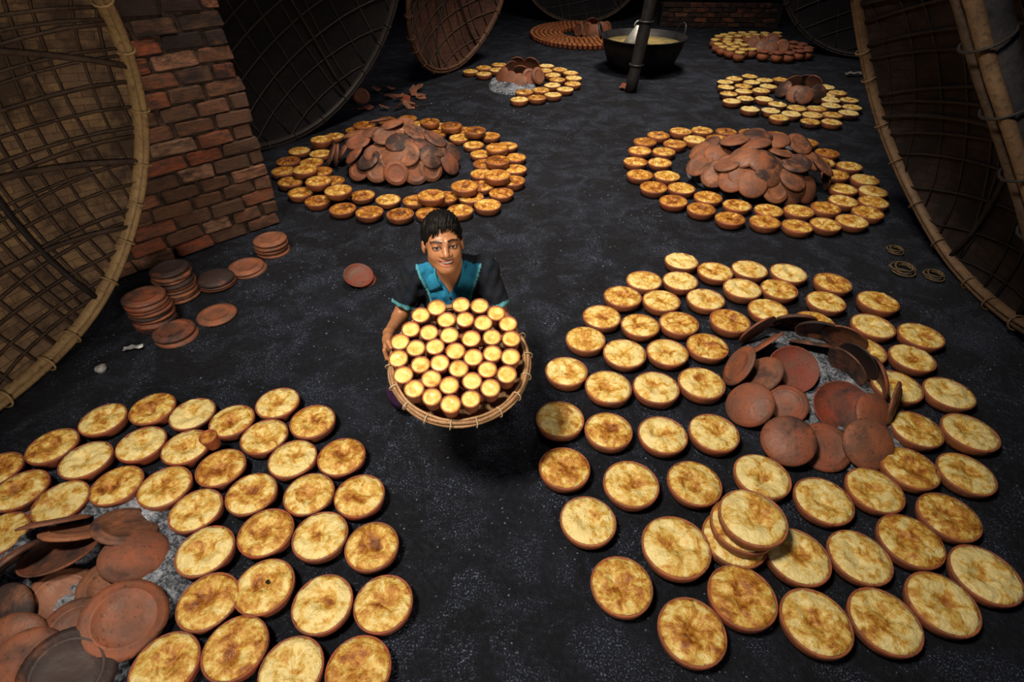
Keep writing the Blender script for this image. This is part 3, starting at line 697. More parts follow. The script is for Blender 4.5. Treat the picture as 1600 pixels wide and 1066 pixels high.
for x, y, nm in ((485, 412, 'wine-red inside of an upturned clay plate beside the blackened edge-on plates in the ash pit'), (770, 630, 'wine-red inside of an upturned clay plate in the middle of the ash pit')):
    p = gp(1110 + x / 3.806, 470 + y / 3.806, .10); lid(p, (-.15, -.55, .8), nm, None, 1.08, (1.0, .36), DISH)

c2 = gp(75, 930); mound('pit_ash', c2, .50, .52, .05, 'grey ash spread in the pit of dark brown lids', 4.3, .035)
ringlids(c2, [(330,100,40,{'da':-.1}),(460,150,48,{}),(765,120,60,{'col':(.2,.45)}),(810,295,72,{'dz':.02,'col':(.2,.4)}),(80,340,35,{'col':(.2,.6)}),
   (370,570,68,{'col':(.25,.35),'m':LIDM[3]}),(690,490,72,{'col':(.15,.2),'m':LIDM[4]}),(470,770,70,{'col':(.3,.3)}),
   (750,685,64,{'dz':.035,'s':1.12,'col':(.35,.05),'m':LIDM[3],'label':'smooth red-brown ringed clay plate tipped against its neighbours in the dark plate pit'}),
   (10,690,60,{'col':(.1,.8)}),(60,880,60,{'col':(.3,.5)}),(160,980,62,{'dz':.01,'col':(.4,.35)}),
   (410,1010,64,{'dz':.03,'s':1.15,'col':(.2,.72),'m':LIDM[3],'label':'big soot-mottled ringed clay plate in the dark plate pit'})],
   'dark brown clay plate leaning in the pit of dark plates', 'plates leaning in the dark pit', (.2, .42), (0, 790), 3.862)
p = gp(97, 866, .085); lid(p, (-.1, .28, .9), 'hollow upturned clay plate with a pale worn rim in the dark plate pit', None, 1.12, (.2, .7), DISH)
# far heaps
c5 = gp(812, 125); mound('pit_ash', gp(800, 132), .34, .50, .05, 'white ash spilling out beside the far golden curd pots', 5.3, .04)
ringlids(c5, [(385,330,35,{}),(485,380,42,{}),(635,405,50,{}),(785,360,30,{}),(905,345,25,{}),(600,165,30,{}),(810,175,30,{}),(660,270,40,{}),(505,235,25,{})],
   'brown clay plate standing round the small pale ash pit', 'plates round the small pale pit', (.2, .2), (740, 80), 8.889, FARM)
c6 = gp(1250, 150); mound('pit_ash', c6, .28, .34, .08, 'ash under the heap of standing dark lids', 6.3, .03)
ringlids(c6, [(675,655,35,{}),(770,690,40,{}),(830,700,38,{}),(935,690,25,{}),(850,600,30,{}),(745,605,30,{}),(905,610,25,{})],
   'dark clay plate standing in the heap amid pale golden pots', 'plates standing amid pale golden pots', (.1, .45), (1080, 0), 4.706, FARM)
ringlids(gp(935, 55), [(515,165,15,{'s':1.2}),(590,165,20,{'s':1.2}),(660,190,15,{'s':1.2}),(740,165,12,{'s':1.2}),(790,160,12,{'s':1.2}),(640,100,35,{'s':1.2})],
   'brown clay plate standing upright amid the rows of tiny cups', 'plates amid the cup rows', (.2, .2), (820, 20), 6.154, FARM)
mound('pit_ash', gp(935, 55), .18, .30, .06, 'ash among the tiny cups beside the cauldron', 7.3, .03)
mound('pit_ash', gp(1203, 72), .22, .26, .08, 'ash under the short lid heap between the round pots', 8.3, .03)
ringlids(gp(1203, 68), [(680,230,30,{}),(790,280,35,{'col':(.1,.05)}),(930,310,40,{}),(1090,290,30,{}),(950,195,35,{})],
   'brown clay plate in the short heap between the round clay pots', 'plates between the round pots', (.2, .25), (1100, 40), 8.889, FARM)

# stacks of lids by the brick wall
def stack(px, py, k, label, group, colr, dz=.0235, toplabel=None, s=1.0, topsoot=None):
    top = gp(px, py, (k - 1) * dz + .03); off = Vector((0, 0, 0))
    for i in range(k):
        off = Vector((lrn.uniform(-.008, .008), lrn.uniform(-.008, .008), 0))
        last = i == k - 1
        nth = ('lowest', 'second', 'third', 'fourth', 'fifth', 'sixth', 'seventh', 'eighth', 'ninth')[i]
        lb = label if k < 3 else (nth + (' ' if i == 0 else ' from the floor: ') + label)
        lid(Vector((top.x, top.y, .008 + dz * i)) + off, (lrn.uniform(-.03, .03), lrn.uniform(-.03, .03), 1), toplabel if (last and toplabel) else lb, None if (last and toplabel) else group, s, (colr if topsoot is None or not last else (.3, topsoot)), (LIDM[0] if topsoot else LIDM[3 + i % 2]) if last else None)
stack(222, 459, 9, 'clay plate in the tall stack by the tan cover', 'plates in the stack by the tan cover', (.4, .5))
stack(262, 415, 9, 'clay plate in the tall stack against the wall', 'plates in the stack against the wall', (.25, .5))
stack(335, 428, 3, 'clay plate in the low stack by the brick wall', 'plates of the low sooty stack', (.3, .4), .024, 'soot-blackened domed clay plate on top of the low stack by the wall', 1.0, .95)
stack(385, 411, 2, 'orange clay plate in the stack of two at the foot of the brick wall', 'plates of the stack of two by the wall', (.2, .1))
stack(419, 369, 4, 'orange clay plate, stack of four at wall corner', 'plates of the stack of four at the corner', (.2, .2), .03)
stack(270, 512, 2, 'dark lower clay plate of the pair before the tall stacks', None, (.45, .3), .026, 'red-brown clay plate on top of the pair before the tall stacks')
stack(335, 487, 1, 'single bright orange clay plate flat on the floor before the stacks', None, (.25, .05))
# small wine-red dish alone on the floor
p = gp(560, 431, .05); o = lid(Vector((p.x, p.y, .045)), (.25, -.35, .9), 'small wine-red broken clay dish alone on the black floor', None, .82, (1., .2), DISH); o['category'] = 'dish'; o.name = 'clay_dish'
for i in range(1):
    b = link('clay_dish', LIDM[0], None, None, Vector((p.x + .015, p.y + .02, .012)), basis((.1, -.05, 1)), .80); b.color = (.9, .5, 0, 1); tag(b, 'sooty clay dish lying under the wine-red broken dish', 'dish')

# ------------------------------------------------------------------ cauldron
kc = gp(1006, 97); kc.z = 0
kz = .46; kr = .60
kp = EYE + ray(1006, 56) * ((kz - EYE.z) / ray(1006, 56).z); kc = Vector((kp.x, kp.y, 0))
root = empty('cauldron', kc); tag(root, 'wide black iron cauldron of simmered milk behind the post', 'cauldron')
link('pan', lathe('pan', [(0, .0), (.30, .0), (.50, .12), (.585, .34), (kr, kz), (kr + .03, kz + .005), (kr + .03, kz - .012), (kr - .012, kz - .01), (.56, .32), (.45, .15), (0, .10)], 40), IRON, root)
link('milk', lathe('milk', [(0, .372), (.3, .372), (.572, .370), (.572, .35), (0, .345)], 40), MILK, root)
for a in (R_(20), R_(165)):
    ca = Vector((math.cos(a), math.sin(a), 0)); sa = Vector((-math.sin(a), math.cos(a), 0))
    pts = [ca * (kr + .02 + .05 * math.sin(s)) + sa * (.11 * math.cos(s)) + Vector((0, 0, kz - .02 + .15 * math.sin(s))) for s in np.linspace(-.2, math.pi + .2, 13)]
    link('handle', sweep('handle', pts, circ(.016, 6), False, up=ca), IRON, root)
sc = empty('tin_funnel', kc + Vector((-.14, -.16, .372))); tag(sc, 'pale tin cone standing in the milk of the iron cauldron', 'funnel')
link('cone', lathe('cone', [(.19, 0), (.195, .004), (.03, .24), (.022, .25), (.016, .245), (.02, .23), (.18, .0)], 24), TIN, sc)
link('grip', sweep('grip', [(.05 * math.cos(s), 0, .235 + .07 * math.sin(s)) for s in np.linspace(0, math.pi, 9)], circ(.008, 6), False, up=(0, 1, 0)), TIN, sc)

# ------------------------------------------------------------------ debris
def shard(i):
    rnd = random.Random(i + 300); n = rnd.choice((4, 5, 6)); vs = []
    for z in (0, .012):
        for k in range(n):
            a = 2 * math.pi * k / n + rnd.uniform(-.3, .3) * (z == 0); r = rnd.uniform(.06, .1)
            vs.append((r * math.cos(a), r * math.sin(a) * .7, z + 1.8 * (r * math.cos(a)) ** 2))
    fs = [tuple(range(n))[::-1], tuple(range(n, 2 * n))] + [(k, (k + 1) % n, n + (k + 1) % n, n + k) for k in range(n)]
    return mesh('shard', vs, fs, False)
SH = [shard(i) for i in range(6)]
for m in SH: m.materials.append(LID)
drn = random.Random(9)
for px, py, s in [(588,138,.9),(612,146,1),(622,152,.8),(634,150,1.1),(646,142,.9),(655,147,.8),(638,160,.9),(624,165,.8),(651,136,.9),(600,166,.8),(660,150,.6),(557,171,.7),(610,136,.7),(575,165,.6),(645,160,.8)]:
    p = gp(px, py, .05); o = link('clay_shard', drn.choice(SH), None, None, (p.x, p.y, drn.uniform(.01, .05)), (drn.uniform(-.7, .7), drn.uniform(-.5, .5), drn.uniform(0, 6)), s * 1.2)
    o.color = (drn.uniform(0, .9), drn.uniform(.1, .5), 0, 1); tag(o, 'broken clay shard in the rubble at the foot of the black cover', 'shard', 'shards under the black cover')
p = gp(565, 153, .05); lid(Vector((p.x, p.y, .07)), (.15, -.75, .55), 'single whole clay plate tilted among the rubble of shards', None, .9, (.2, .1))
p = gp(976, 139); o = link('clay_shard', SH[0], None, None, (p.x, p.y, .01), (.3, 0, 1), 1.4); o.color = (.9, .05, 0, 1); tag(o, 'red clay shard lying at the foot of the round timber post', 'shard')
p = gp(161, 580); bm = bmesh.new(); bmesh.ops.create_icosphere(bm, subdivisions=2, radius=.03)
for v in bm.verts: v.co *= 1 + .35 * noise.noise(v.co * 60); v.co.z *= .8
m = bpy.data.meshes.new('stone'); bm.to_mesh(m); bm.free(); tag(link('stone', m, STONE, None, (p.x, p.y, .018)), 'small pale grey stone on the floor below the tan cover', 'stone')
p = gp(210, 546)
vs = [(-.05 + .02 * i, .016 * j + .006 * math.sin(i), .010 + .012 * abs(math.sin(i * 1.9 + j))) for i in range(6) for j in range(-1, 2)]
fs = [(i * 3 + j, i * 3 + 3 + j, i * 3 + 4 + j, i * 3 + 1 + j) for i in range(5) for j in range(2)]
o = link('foil_scrap', mesh('foil', vs, fs, False), FOIL, None, (p.x, p.y, 0), (0, 0, .35)); o.modifiers.new('t', 'SOLIDIFY').thickness = .003
tag(o, 'crumpled silver foil scrap on the floor before the tall plate stacks', 'scrap')
p = gp(1333, 119); o = link('paper_scrap', bpy.data.meshes['foil'].copy(), None, None, (p.x, p.y, 0), (0, 0, .2), 2.6); o.data.materials[0] = STONE; o.modifiers.new('t', 'SOLIDIFY').thickness = .002
tag(o, 'crumpled grey paper scrap on the floor beside the pale bamboo rim', 'scrap')
for px, py, s, lab in ((1408, 424, 1.0, 'loose flat coil of straw rope beside the dark lattice cover'), (1457, 433, .8, 'tight round coil of straw rope beside the dark lattice cover'), (1397, 393, .7, 'small dim wisp coil of straw on the dark floor')):
    p = gp(px, py); pts = [((.085 + .012 * math.sin(a * 1.7) - .0012 * a) * math.cos(a), (.085 + .012 * math.cos(a * 1.3) - .0012 * a) * math.sin(a), .008 + .0014 * a) for a in np.linspace(0, 25, 90)]
    tag(link('straw_coil', sweep('straw_coil', pts, circ(.006, 5), False, up=(0, 0, 1)), STRAW, None, (p.x, p.y, 0), None, s), lab, 'straw')

# ------------------------------------------------------------------ the boy
def surface_nets(fn, lo, hi, res):
    lo, hi = np.array(lo, float), np.array(hi, float); n = np.ceil((hi - lo) / res).astype(int) + 1
    ax_ = [lo[i] + res * np.arange(n[i]) for i in range(3)]
    X, Y, Z = np.meshgrid(*ax_, indexing='ij'); V = fn(X, Y, Z)
    ins = V < 0; c = np.zeros(n - 1, int)
    for dx in (0, 1):
        for dy in (0, 1):
            for dz in (0, 1): c += ins[dx:n[0] - 1 + dx, dy:n[1] - 1 + dy, dz:n[2] - 1 + dz]
    act = (c > 0) & (c < 8); idx = -np.ones(n - 1, int); ijk = np.argwhere(act); idx[act] = np.arange(len(ijk))
    acc = np.zeros((len(ijk), 3)); cnt = np.zeros(len(ijk))
    cor = [(a, b, d) for a in (0, 1) for b in (0, 1) for d in (0, 1)]
    for p in cor:
        for a in range(3):
            if p[a]: continue
            q = list(p); q[a] = 1
            v0 = V[tuple((ijk + p).T)]; v1 = V[tuple((ijk + q).T)]; s = (v0 < 0) != (v1 < 0)
            t = np.where(s, v0 / np.where(s, v0 - v1, 1), 0); pt = np.array(p, float)[None] + t[:, None] * np.eye(3)[a][None]
            acc[s] += pt[s]; cnt[s] += 1
    vs = lo + res * (ijk + acc / cnt[:, None]); fs = []
    for a in range(3):
        b, d = (a + 1) % 3, (a + 2) % 3
        sl0 = [slice(None)] * 3; sl1 = [slice(None)] * 3; sl0[a] = slice(0, -1); sl1[a] = slice(1, None)
        A, B = ins[tuple(sl0)], ins[tuple(sl1)]; e = np.argwhere(A != B)
        e = e[(e[:, b] > 0) & (e[:, d] > 0) & (e[:, b] < n[b] - 1) & (e[:, d] < n[d] - 1)]
        q = []
        for ob, od in ((-1, -1), (0, -1), (0, 0), (-1, 0)):
            k = e.copy(); k[:, b] += ob; k[:, d] += od; q.append(idx[tuple(k.T)])
        q = np.stack(q, 1); fl = A[tuple(e.T)]; q[~fl] = q[~fl][:, ::-1]; fs.append(q)
    return vs, np.concatenate(fs)
def smin(a, b, k):
    h = np.clip(.5 + .5 * (b - a) / k, 0, 1); return b * (1 - h) + a * h - k * h * (1 - h)
def smax(a, b, k): return -smin(-a, -b, k)
def ell(P, c, r):
    x, y, z = [(P[i] - c[i]) / r[i] for i in range(3)]; k0 = np.sqrt(x * x + y * y + z * z) + 1e-9
    k1 = np.sqrt((x / r[0]) ** 2 + (y / r[1]) ** 2 + (z / r[2]) ** 2) + 1e-9; return k0 * (k0 - 1) / k1
def cone(P, a, b, r0, r1):
    a, b = np.array(a, float), np.array(b, float); d = b - a; L = d @ d
    t = np.clip(((P[0] - a[0]) * d[0] + (P[1] - a[1]) * d[1] + (P[2] - a[2]) * d[2]) / L, 0, 1)
    return np.sqrt(sum((P[i] - a[i] - t * d[i]) ** 2 for i in range(3))) - (r0 + (r1 - r0) * t)
X0 = -.280
HC = np.array((-.284, 1.965, .905))
hy, hp_ = R_(13), R_(17)
hf = np.array((math.sin(hy) * math.cos(hp_), -math.cos(hy) * math.cos(hp_), math.sin(hp_)))
hx = np.cross(hf, (0, 0, 1.)); hx /= np.linalg.norm(hx); hx = -hx      # towards the boy's left as seen by the viewer
hx = hx if hx[0] > 0 else -hx
hz = np.cross(hx, -hf) ; hz = hz if hz[2] > 0 else -hz
HS = 1.04
def tohead(P):
    D = [P[i] - HC[i] for i in range(3)]
    return [sum(D[i] * v[i] for i in range(3)) / HS for v in (hx, hf, hz)]
def headw(p): return HC + HS * (p[0] * hx + p[1] * hf + p[2] * hz)
def head_sdf(P):
    Q = tohead(P); S = [np.abs(Q[0]), Q[1], Q[2]]
    d = ell(Q, (0, -.012, .032), (.074, .092, .084))
    d = smin(d, ell(Q, (0, .026, -.026), (.057, .061, .075)), .03)
    d = smin(d, ell(S, (.035, .048, -.026), (.026, .030, .028)), .022)
    d = smin(d, ell(Q, (0, .065, -.083), (.019, .021, .018)), .03)
    d = smin(d, cone(S, (.043, .018, -.054), (.013, .058, -.086), .019, .015), .03)
    d = smin(d, cone(S, (.010, .083, .024), (.044, .066, .026), .010, .008), .014)
    d = smax(d, -ell(S, (.031, .094, .004), (.017, .016, .011)), .012)
    e = ell(S, (.031, .0715, .004), (.0160, .0145, .0135)); e = np.maximum(e, -ell(S, (.031, .086, .0035), (.0142, .016, .0056)))
    d = smin(d, e, .004)
    d = np.where(ell(S, (.031, .088, .0035), (.0135, .014, .0052)) < 0, np.maximum(d, -ell(S, (.031, .088, .0035), (.0138, .018, .0054))), d)
    d = smin(d, cone(Q, (0, .080, .014), (0, .100, -.022), .0080, .0125), .012)
    d = smin(d, ell(S, (.0145, .090, -.026), (.0088, .010, .0075)), .007)
    # smiling mouth
    zc = -.0545 + 9.5 * Q[0] ** 2
    lip = np.sqrt(((Q[2] - zc - .0065) / .0052) ** 2 + ((Q[1] - .083 + 9 * Q[0] ** 2) / .009) ** 2 + (Q[0] / .033) ** 2) - 1
    d = smin(d, lip * .005, .005)
    lip2 = np.sqrt(((Q[2] - zc + .0118) / .0062) ** 2 + ((Q[1] - .081 + 9 * Q[0] ** 2) / .009) ** 2 + (Q[0] / .025) ** 2) - 1
    d = smin(d, lip2 * .005, .006)
    cut = np.sqrt(((Q[2] - zc + .002) / .0062) ** 2 + ((Q[1] - .090 + 9 * Q[0] ** 2) / .018) ** 2 + (Q[0] / .028) ** 2) - 1
    d = np.maximum(d, -cut * .005)
    d = smin(d, ell(S, (.0765, -.012, -.002), (.009, .019, .029)), .006)
    d = smax(d, -ell(S, (.085, -.006, .002), (.006, .010, .016)), .006)
    return d * HS
NB = np.array((X0, 2.075, .735)); SHR, SHL = np.array((X0 - .150, 2.085, .705)), np.array((X0 + .152, 2.085, .705))
ELR, ELL = np.array((X0 - .240, 1.99, .505)), np.array((X0 + .235, 1.99, .500))
WRR, WRL = np.array((-.517, 1.768, .594)), np.array((-.020, 1.835, .535))
HPR, HPL = np.array((X0 - .085, 2.26, .20)), np.array((X0 + .085, 2.26, .20))
KNR, KNL = np.array((X0 - .262, 1.90, .105)), np.array((X0 + .20, 1.90, .105))
ANR, ANL = np.array((X0 - .10, 2.30, .050)), np.array((X0 + .10, 2.30, .050))
GR = np.array(BC) + .268 * (math.cos(R_(166)) * np.array(ax) + math.sin(R_(166)) * np.array(ay))   # grip on the rim
GL = np.array(BC) + .250 * (math.cos(R_(40)) * np.array(ax) + math.sin(R_(40)) * np.array(ay)) + np.array((0, 0, -.045))
def hand_sdf(P, side):
    if side < 0:
        G = GR; t = np.array((0, -1., 0)); o = np.array((-1., .1, 0)); Wr = WRR
        pal0, pal1 = G + o * .034 + t * -.035, G + o * .030 + t * .012
        d = smin(cone(P, Wr, pal0, .024, .020), cone(P, pal0, pal1 + (0, 0, -.006), .021, .019), .02)
        d = smin(d, cone(P, pal0 + (0, 0, .012), pal1 + (0, 0, .014), .014, .012), .012)
        for i, (ln, r) in enumerate(((.95, .0088), (1.05, .0092), (1.0, .0088), (.8, .0078))):
            k = G + o * .034 + t * (.042 - .0205 * i) + np.array((0, 0, .008)); m = k + np.array((.008, -.012, -.034)) * ln; q = m + np.array((.030, -.003, -.010)) * ln; e = q + np.array((.020, 0, .006)) * ln
            d = smin(d, cone(P, k, m, r * 1.05, r), .003); d = smin(d, cone(P, m, q, r, r * .92), .003); d = smin(d, cone(P, q, e, r * .92, r * .75), .003)
        a = pal0 + np.array((.006, -.005, .020)); b = G + np.array((-.020, -.014, .030)); c_ = G + np.array((-.004, -.044, .024))
        d = smin(d, cone(P, a, b, .012, .0105), .01); d = smin(d, cone(P, b, c_, .0105, .0078), .004)
        return d
    G = GL; pal0, pal1 = WRL + (G - WRL) * .35, G + np.array((-.01, .01, -.022))
    d = smin(cone(P, WRL, pal0, .023, .020), cone(P, pal0, pal1, .020, .017), .02)
    dr = (G - WRL) / np.linalg.norm(G - WRL); sd = np.cross(dr, (0, 0, 1.))
    for i, ln in enumerate((.85, 1., 1.05, .95)):
        k = pal1 + sd * (-.030 + .019 * i); m = k + dr * .034 * ln + np.array((0, 0, .002)); e = m + dr * .030 * ln + np.array((0, 0, .012))
        d = smin(d, cone(P, k, m, .009, .0085), .006); d = smin(d, cone(P, m, e, .0085, .007), .003)
    d = smin(d, cone(P, pal0 + sd * -.012, pal0 + sd * -.045 + dr * .02, .011, .008), .008)
    return d
def torso(P):
    d = ell(P, (X0, 2.25, .22), (.150, .125, .125))
    d = smin(d, ell(P, (X0, 2.18, .40), (.128, .098, .16)), .08)
    d = smin(d, ell(P, (X0, 2.105, .585), (.148, .098, .145)), .06)
    for s in (SHR, SHL): d = smin(d, cone(P, NB + (0, .012, -.012), s, .046, .050), .045)
    return d
def arms(P):
    d = 1e3
    for s, e, w_ in ((SHR, ELR, WRR), (SHL, ELL, WRL)):
        d = np.minimum(d, smin(cone(P, s, e, .047, .035), cone(P, e, w_, .036, .023), .02))
    return d
def legs(P):
    d = 1e3
    for h_, k, a, sx in ((HPR, KNR, ANR, -1), (HPL, KNL, ANL, 1)):
        q = smin(cone(P, h_, k, .082, .056), cone(P, k, a, .055, .036), .03)
        toe = a + np.array((0, .13, -.022)); heel = a + np.array((0, .02, .020))
        q = smin(q, cone(P, heel, toe, .030, .024), .03); q = smin(q, cone(P, a, (a + toe) / 2, .034, .028), .03); d = np.minimum(d, q)
    return d
def body_sdf(P):
    d = smin(torso(P), arms(P), .035); d = smin(d, legs(P), .04)
    neck = cone(P, headw((0, -.034, -.046)), NB + (0, .014, -.018), .043, .050)
    d = smin(d, neck, .03); d = smin(d, head_sdf(P), .008)
    return d
def with_hands(P): return smin(smin(body_sdf(P), hand_sdf(P, -1), .015), hand_sdf(P, 1), .015)
f3 = lambda g: (lambda X, Y, Z: g((X, Y, Z)))
def build(parts):
    V, Fc, o = [], [], 0
    for fn, lo, hi, res, keep in parts:
        vs, fs = surface_nets(f3(fn), lo, hi, res)
        if keep is not None:
            k = keep(vs[fs].mean(1)); fs = fs[k]
        V.append(vs); Fc.append(fs + o); o += len(vs)
    V = np.concatenate(V); Fc = np.concatenate(Fc)
    use = np.zeros(len(V), bool); use[Fc.ravel()] = True; mp = np.cumsum(use) - 1
    return V[use], mp[Fc]
hz0 = .800
hb0, hb1 = GR + np.array((-.085, -.075, -.065)), GR + np.array((.075, .075, .065))
inhand = lambda c: ((c > hb0 + .004) & (c < hb1 - .004)).all(1)
inner = lambda c: ((c > hb0 + .018) & (c < hb1 - .018)).all(1)
person = empty('person', (X0, 2.15, 0)); tag(person, 'smiling person in a teal and black polo shirt kneeling and holding the cup tray', 'person')
def addmesh(name, V, Fc, mat, cols=None):
    m = bpy.data.meshes.new(name); m.from_pydata((V - np.array((X0, 2.15, 0))).tolist(), [], Fc.tolist()); m.update()
    m.polygons.foreach_set('use_smooth', [True] * len(m.polygons))
    if cols is not None:
        a = m.color_attributes.new('tone', 'FLOAT_COLOR', 'POINT'); a.data.foreach_set('color', np.concatenate([cols, np.ones((len(cols), 1))], 1).ravel())
    return link(name, m, mat, person)
hl, hh_ = HC - .17, HC + .17
V, Fc = build([(with_hands, (X0 - .36, 1.66, -.01), (X0 + .34, 2.46, hz0 + .02), .009, lambda c: (c[:, 2] < hz0) & ~inner(c)),
               (body_sdf, (hl[0] + .04, hl[1], hz0 - .01), (hh_[0] - .04, hh_[1], 1.06), .0028, lambda c: c[:, 2] >= hz0 - .0005),
               (with_hands, hb0, hb1, .0032, inhand),
               (with_hands, GL - .09, GL + .09, .005, None)])
Q = np.stack(tohead(V.T), 1); base = np.array((.34, .150, .070)); C = np.tile(base, (len(V), 1))
zc = -.0545 + 9.5 * Q[:, 0] ** 2
lipm = (np.abs(Q[:, 2] - zc + .002) < .0155 - .34 * np.abs(Q[:, 0])) & (Q[:, 1] > .055) & (np.abs(Q[:, 0]) < .032)
C[lipm] = (.30, .085, .055)
inn = (np.abs(Q[:, 2] - zc + .0015) < .0040) & (np.abs(Q[:, 0]) < .024) & (Q[:, 1] > .05) & (Q[:, 1] < .0795 - 9 * Q[:, 0] ** 2); C[inn] = (.05, .012, .010)
bz = .0255 + .004 * np.sin(np.clip((np.abs(Q[:, 0]) - .01) / .044, 0, 1) * 3.14)
brow = (np.abs(Q[:, 2] - bz) < .0050 - .055 * np.clip(np.abs(Q[:, 0]) - .03, 0, 1)) & (np.abs(Q[:, 0]) > .010) & (np.abs(Q[:, 0]) < .054) & (Q[:, 1] > .03); C[brow] = (.020, .010, .007)
lid_ = (np.abs(np.hypot((np.abs(Q[:, 0]) - .031) / .0155, (Q[:, 2] - .004) / .0075) - 1) < .22) & (Q[:, 1] > .06); C[lid_] = (.07, .028, .016)
addmesh('body', V, Fc, SKIN, C)
# eyes
def ball(r, sx=1, n=16): return lathe('eyeball', [(r * math.sin(math.pi * i / 10), -r * math.cos(math.pi * i / 10)) for i in range(11)], n)
BALL = ball(.0122 * HS); BALL.materials.append(EYEW); IRISM = lathe('iris', [(0, .0014), (.003, .0012), (.0072, 0), (.0070, -.002), (0, -.002)], 14); IRISM.materials.append(IRIS)
tocam = np.array(EYE) - HC; tocam /= np.linalg.norm(tocam); org = np.array((X0, 2.15, 0))
for s in (-1, 1):
    c0 = headw((s * .031, .0700, .004)); e = link('eye', BALL, None, person, Vector(c0 - org))
    g = link('iris', IRISM, None, e, Vector(tocam * .0122 * HS), basis(tocam))
# upper teeth row
vs, fs = [], []
for i in range(11):
    x = -.021 + .0042 * i; y = .0805 - 9 * x * x; z = -.0545 + 9.5 * x * x
    for p in ((x, y, z + .005), (x, y + .0005, z - .0048), (x, y - .004, z - .0048), (x, y - .004, z + .005)): vs.append(headw(p) - org)
for i in range(10):
    for k in range(4): fs.append((i * 4 + k, i * 4 + (k + 1) % 4, i * 4 + 4 + (k + 1) % 4, i * 4 + 4 + k))
link('teeth', mesh('teeth', vs, fs), TOOTH, person)
# hair
hn = np.random.default_rng(4)
def hair_sdf(P):
    Q = tohead(P)
    d = ell(Q, (0, -.020, .040), (.0815, .098, .091))
    d = smin(d, ell(Q, (.004, .018, .098), (.052, .058, .030)), .03)
    # hairline: cut the face away below a slanted plane, leave side-burns
    face = ell(Q, (0, .087, -.006), (.069, .069, .090))
    d = smax(d, -face, .006); d = smax(d, -(Q[2] + .010 - .55 * (Q[1] + .015)) * .85 - np.clip(-Q[1] - .03, 0, .05) * 1.2, .008)
    d = d + .0022 * np.sin(Q[0] * 210 + 40 * Q[1]) * np.sin(Q[1] * 120) + .0015 * np.sin(Q[0] * 420 - Q[2] * 190)
    return d * HS
V, Fc = build([(hair_sdf, HC - .16, HC + .17, .003, None)]); addmesh('hair', V, Fc, HAIR)
hair_o = person.children[-1]
for i in range(34):
    x = -.050 + .003 * i + hn.uniform(-.003, .003); L = .012 + .020 * hn.random() + (.014 if -.042 < x < -.014 else 0)
    y0 = .079 - 7.0 * (x + .0) ** 2; z0 = .087 - 4.5 * x * x
    pts = [np.array((x * .92, y0 - .022, z0 + .020)), np.array((x, y0 - .004, z0 + .006)), np.array((x + hn.uniform(-.006, .004), y0 + .003, z0 - L * .5)), np.array((x + hn.uniform(-.010, .004), y0 - .001, z0 - L))]
    link('fringe_lock', sweep('fringe_lock', [headw(p) - org for p in pts], circ(.0034, 5), False, scales=[1.2, 1.1, .7, .12]), HAIR, hair_o)
# polo shirt
def shirt_sdf(P):
    d = torso(P) - .013; sl = 1e3
    for s, e in ((SHR, ELR), (SHL, ELL)):
        c_ = s + (e - s) * .74; ax2 = (e - s) / np.linalg.norm(e - s)
        q = cone(P, s + (0, 0, .002), e, .064, .060)
        q = smax(q, sum((P[i] - c_[i]) * ax2[i] for i in range(3)), .004); sl = np.minimum(sl, q)
    d = smin(d, sl, .03)
    d = d + .0032 * np.sin(P[2] * 95 + 55 * P[0]) * np.sin(P[0] * 60 + 1.) + .002 * np.sin(P[0] * 130 - P[2] * 60)
    d = smax(d, -(P[2] - .20), .005)
    # neck opening and V
    x = np.abs(P[0] - (X0 + .002)); neck = cone(P, NB + (0, -.010, -.02), NB + (0, -.045, .20), .060, .075); d = smax(d, -neck, .004)
    v = np.maximum((x - .068 * np.clip((P[2] - .630) / .11, 0, 1.4)), np.maximum(P[1] - 2.05, .632 - P[2])); d = smax(d, -v, .003)
    return d
V, Fc = build([(shirt_sdf, (X0 - .34, 1.90, .17), (X0 + .34, 2.42, .82), .0055, None)])
teal, blk, lite = np.array((.012, .155, .29)), np.array((.0055, .0065, .010)), np.array((.09, .34, .40))
C = np.tile(teal, (len(V), 1)); xs = np.abs(V[:, 0] - X0)
edge = .088 + .30 * np.clip(V[:, 2] - .60, 0, .2) ; side = xs - edge
yoke = (V[:, 1] - (2.062 - .25 * (xs - .06)))
C[(side > .006) | (yoke > .0)] = blk
C[(np.abs(side - .003) < .0045) & (yoke < 0)] = lite
for s, e in ((SHR, ELR), (SHL, ELL)):
    ax2 = (e - s) / np.linalg.norm(e - s); t_ = (V - s) @ ax2 / np.linalg.norm(e - s); m_ = (t_ > .655) & (np.linalg.norm(V - (s + (e - s) * .74), axis=1) < .085); C[m_] = lite * .8
C[(V[:, 2] < .56) & (V[:, 1] < 2.06) & (np.abs(V[:, 0] - X0 - .01) < .05) & (V[:, 2] > .535)] = (.16, .34, .30)
addmesh('polo_shirt', V, Fc, SHIRT, C); shirt_o = person.children[-1]
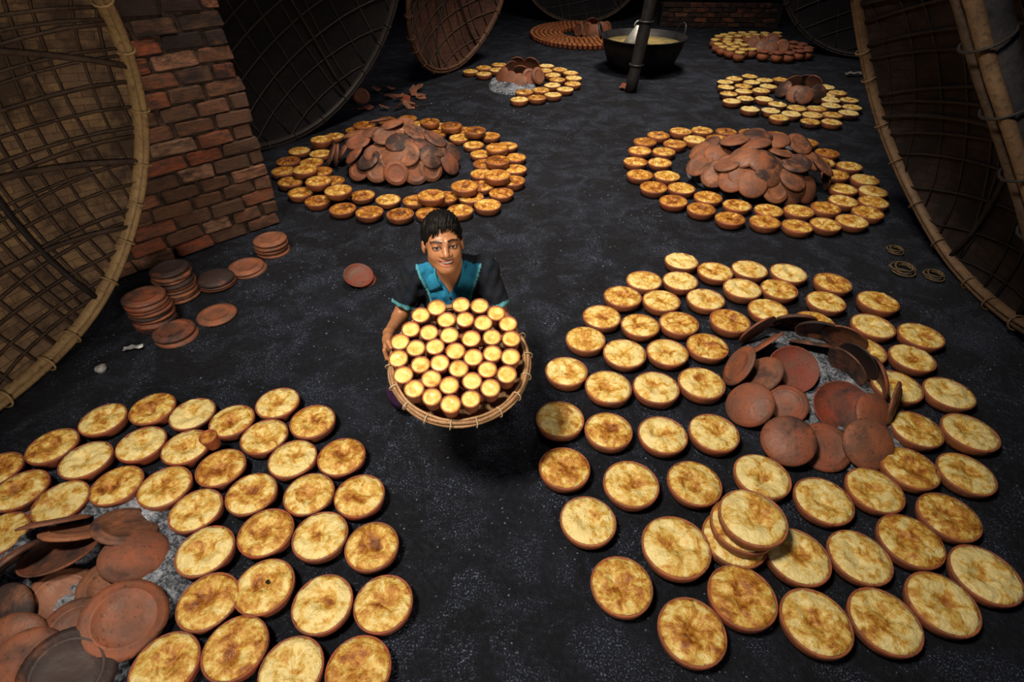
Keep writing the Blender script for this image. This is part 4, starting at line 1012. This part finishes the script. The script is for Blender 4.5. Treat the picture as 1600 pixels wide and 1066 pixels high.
# collar flaps follow the shirt front
def front_y(x, z):
    y = np.full_like(x, 1.85)
    for _ in range(60):
        y = y + np.clip(torso((x, y, z)) - .013, -.01, .03)
    return y
for s in (-1, 1):
    nu, nv = 14, 6; pts = []
    for i in range(nu):
        u = i / (nu - 1)
        for j in range(nv):
            v = j / (nv - 1)
            # inner edge runs from the nape round the neck to the V, outer edge hangs on the shoulder and chest
            if u < .55:
                a = math.pi * (.98 - u / .55 * .56); ri = .060; ro = .060 + .040 * v
                x = s * math.sin(a) * ro * 1.02; y = 2.060 - math.cos(a) * ro * .92; z = .772 - .10 * (u / .55) ** 2 * .30 + .016 - v * .040 - .008 * u
            else:
                w_ = (u - .55) / .45; xi = .062 - .027 * w_; zi = .742 - .070 * w_ - .0; xo = .112 - .022 * w_; zo = .715 - .078 * w_
                x = s * (xi + (xo - xi) * v); z = zi + (zo - zi) * v
                yy = float(front_y(np.array([X0 + x]), np.array([z]))[0]); y = min(yy - .007 - .004 * (1 - v), 2.06)
            pts.append((X0 + x, y, z))
    # smooth the run of the strip
    A = np.array(pts).reshape(nu, nv, 3)
    for _ in range(3): A[1:-1] = .25 * A[:-2] + .5 * A[1:-1] + .25 * A[2:]
    fs = [(i * nv + j, i * nv + j + 1, i * nv + nv + j + 1, i * nv + nv + j) for i in range(nu - 1) for j in range(nv - 1)]
    o = link('collar', mesh('collar', A.reshape(-1, 3) - org, fs), TEAL, shirt_o); md = o.modifiers.new('t', 'SOLIDIFY'); md.thickness = .006; md.offset = 0
BTN = lathe('button', [(0, .002), (.005, .002), (.0058, 0), (0, -.001)], 12); BTN.materials.append(BUTTON)
for z in (.618, .585):
    y = float(front_y(np.array([X0 + .002]), np.array([z]))[0]); link('button', BTN, None, shirt_o, (.002, y - .003 - 2.15, z), (math.pi / 2.3, 0, 0))
# trousers
def trouser_sdf(P):
    d = 1e3
    for h_, k, a in ((HPR, KNR, ANR), (HPL, KNL, ANL)):
        d = np.minimum(d, smin(cone(P, h_, k, .096, .072), cone(P, k, a, .070, .058), .03))
    d = smin(d, ell(P, (X0, 2.25, .22), (.166, .140, .135)), .04); d = d + .003 * np.sin(P[2] * 80 + P[0] * 40)
    return smax(smax(d, .008 - P[2], .004), P[2] - .44, .01)
V, Fc = build([(trouser_sdf, (X0 - .40, 1.79, -.01), (X0 + .34, 2.46, .47), .009, None)]); addmesh('trousers', V, Fc, PURPLE)
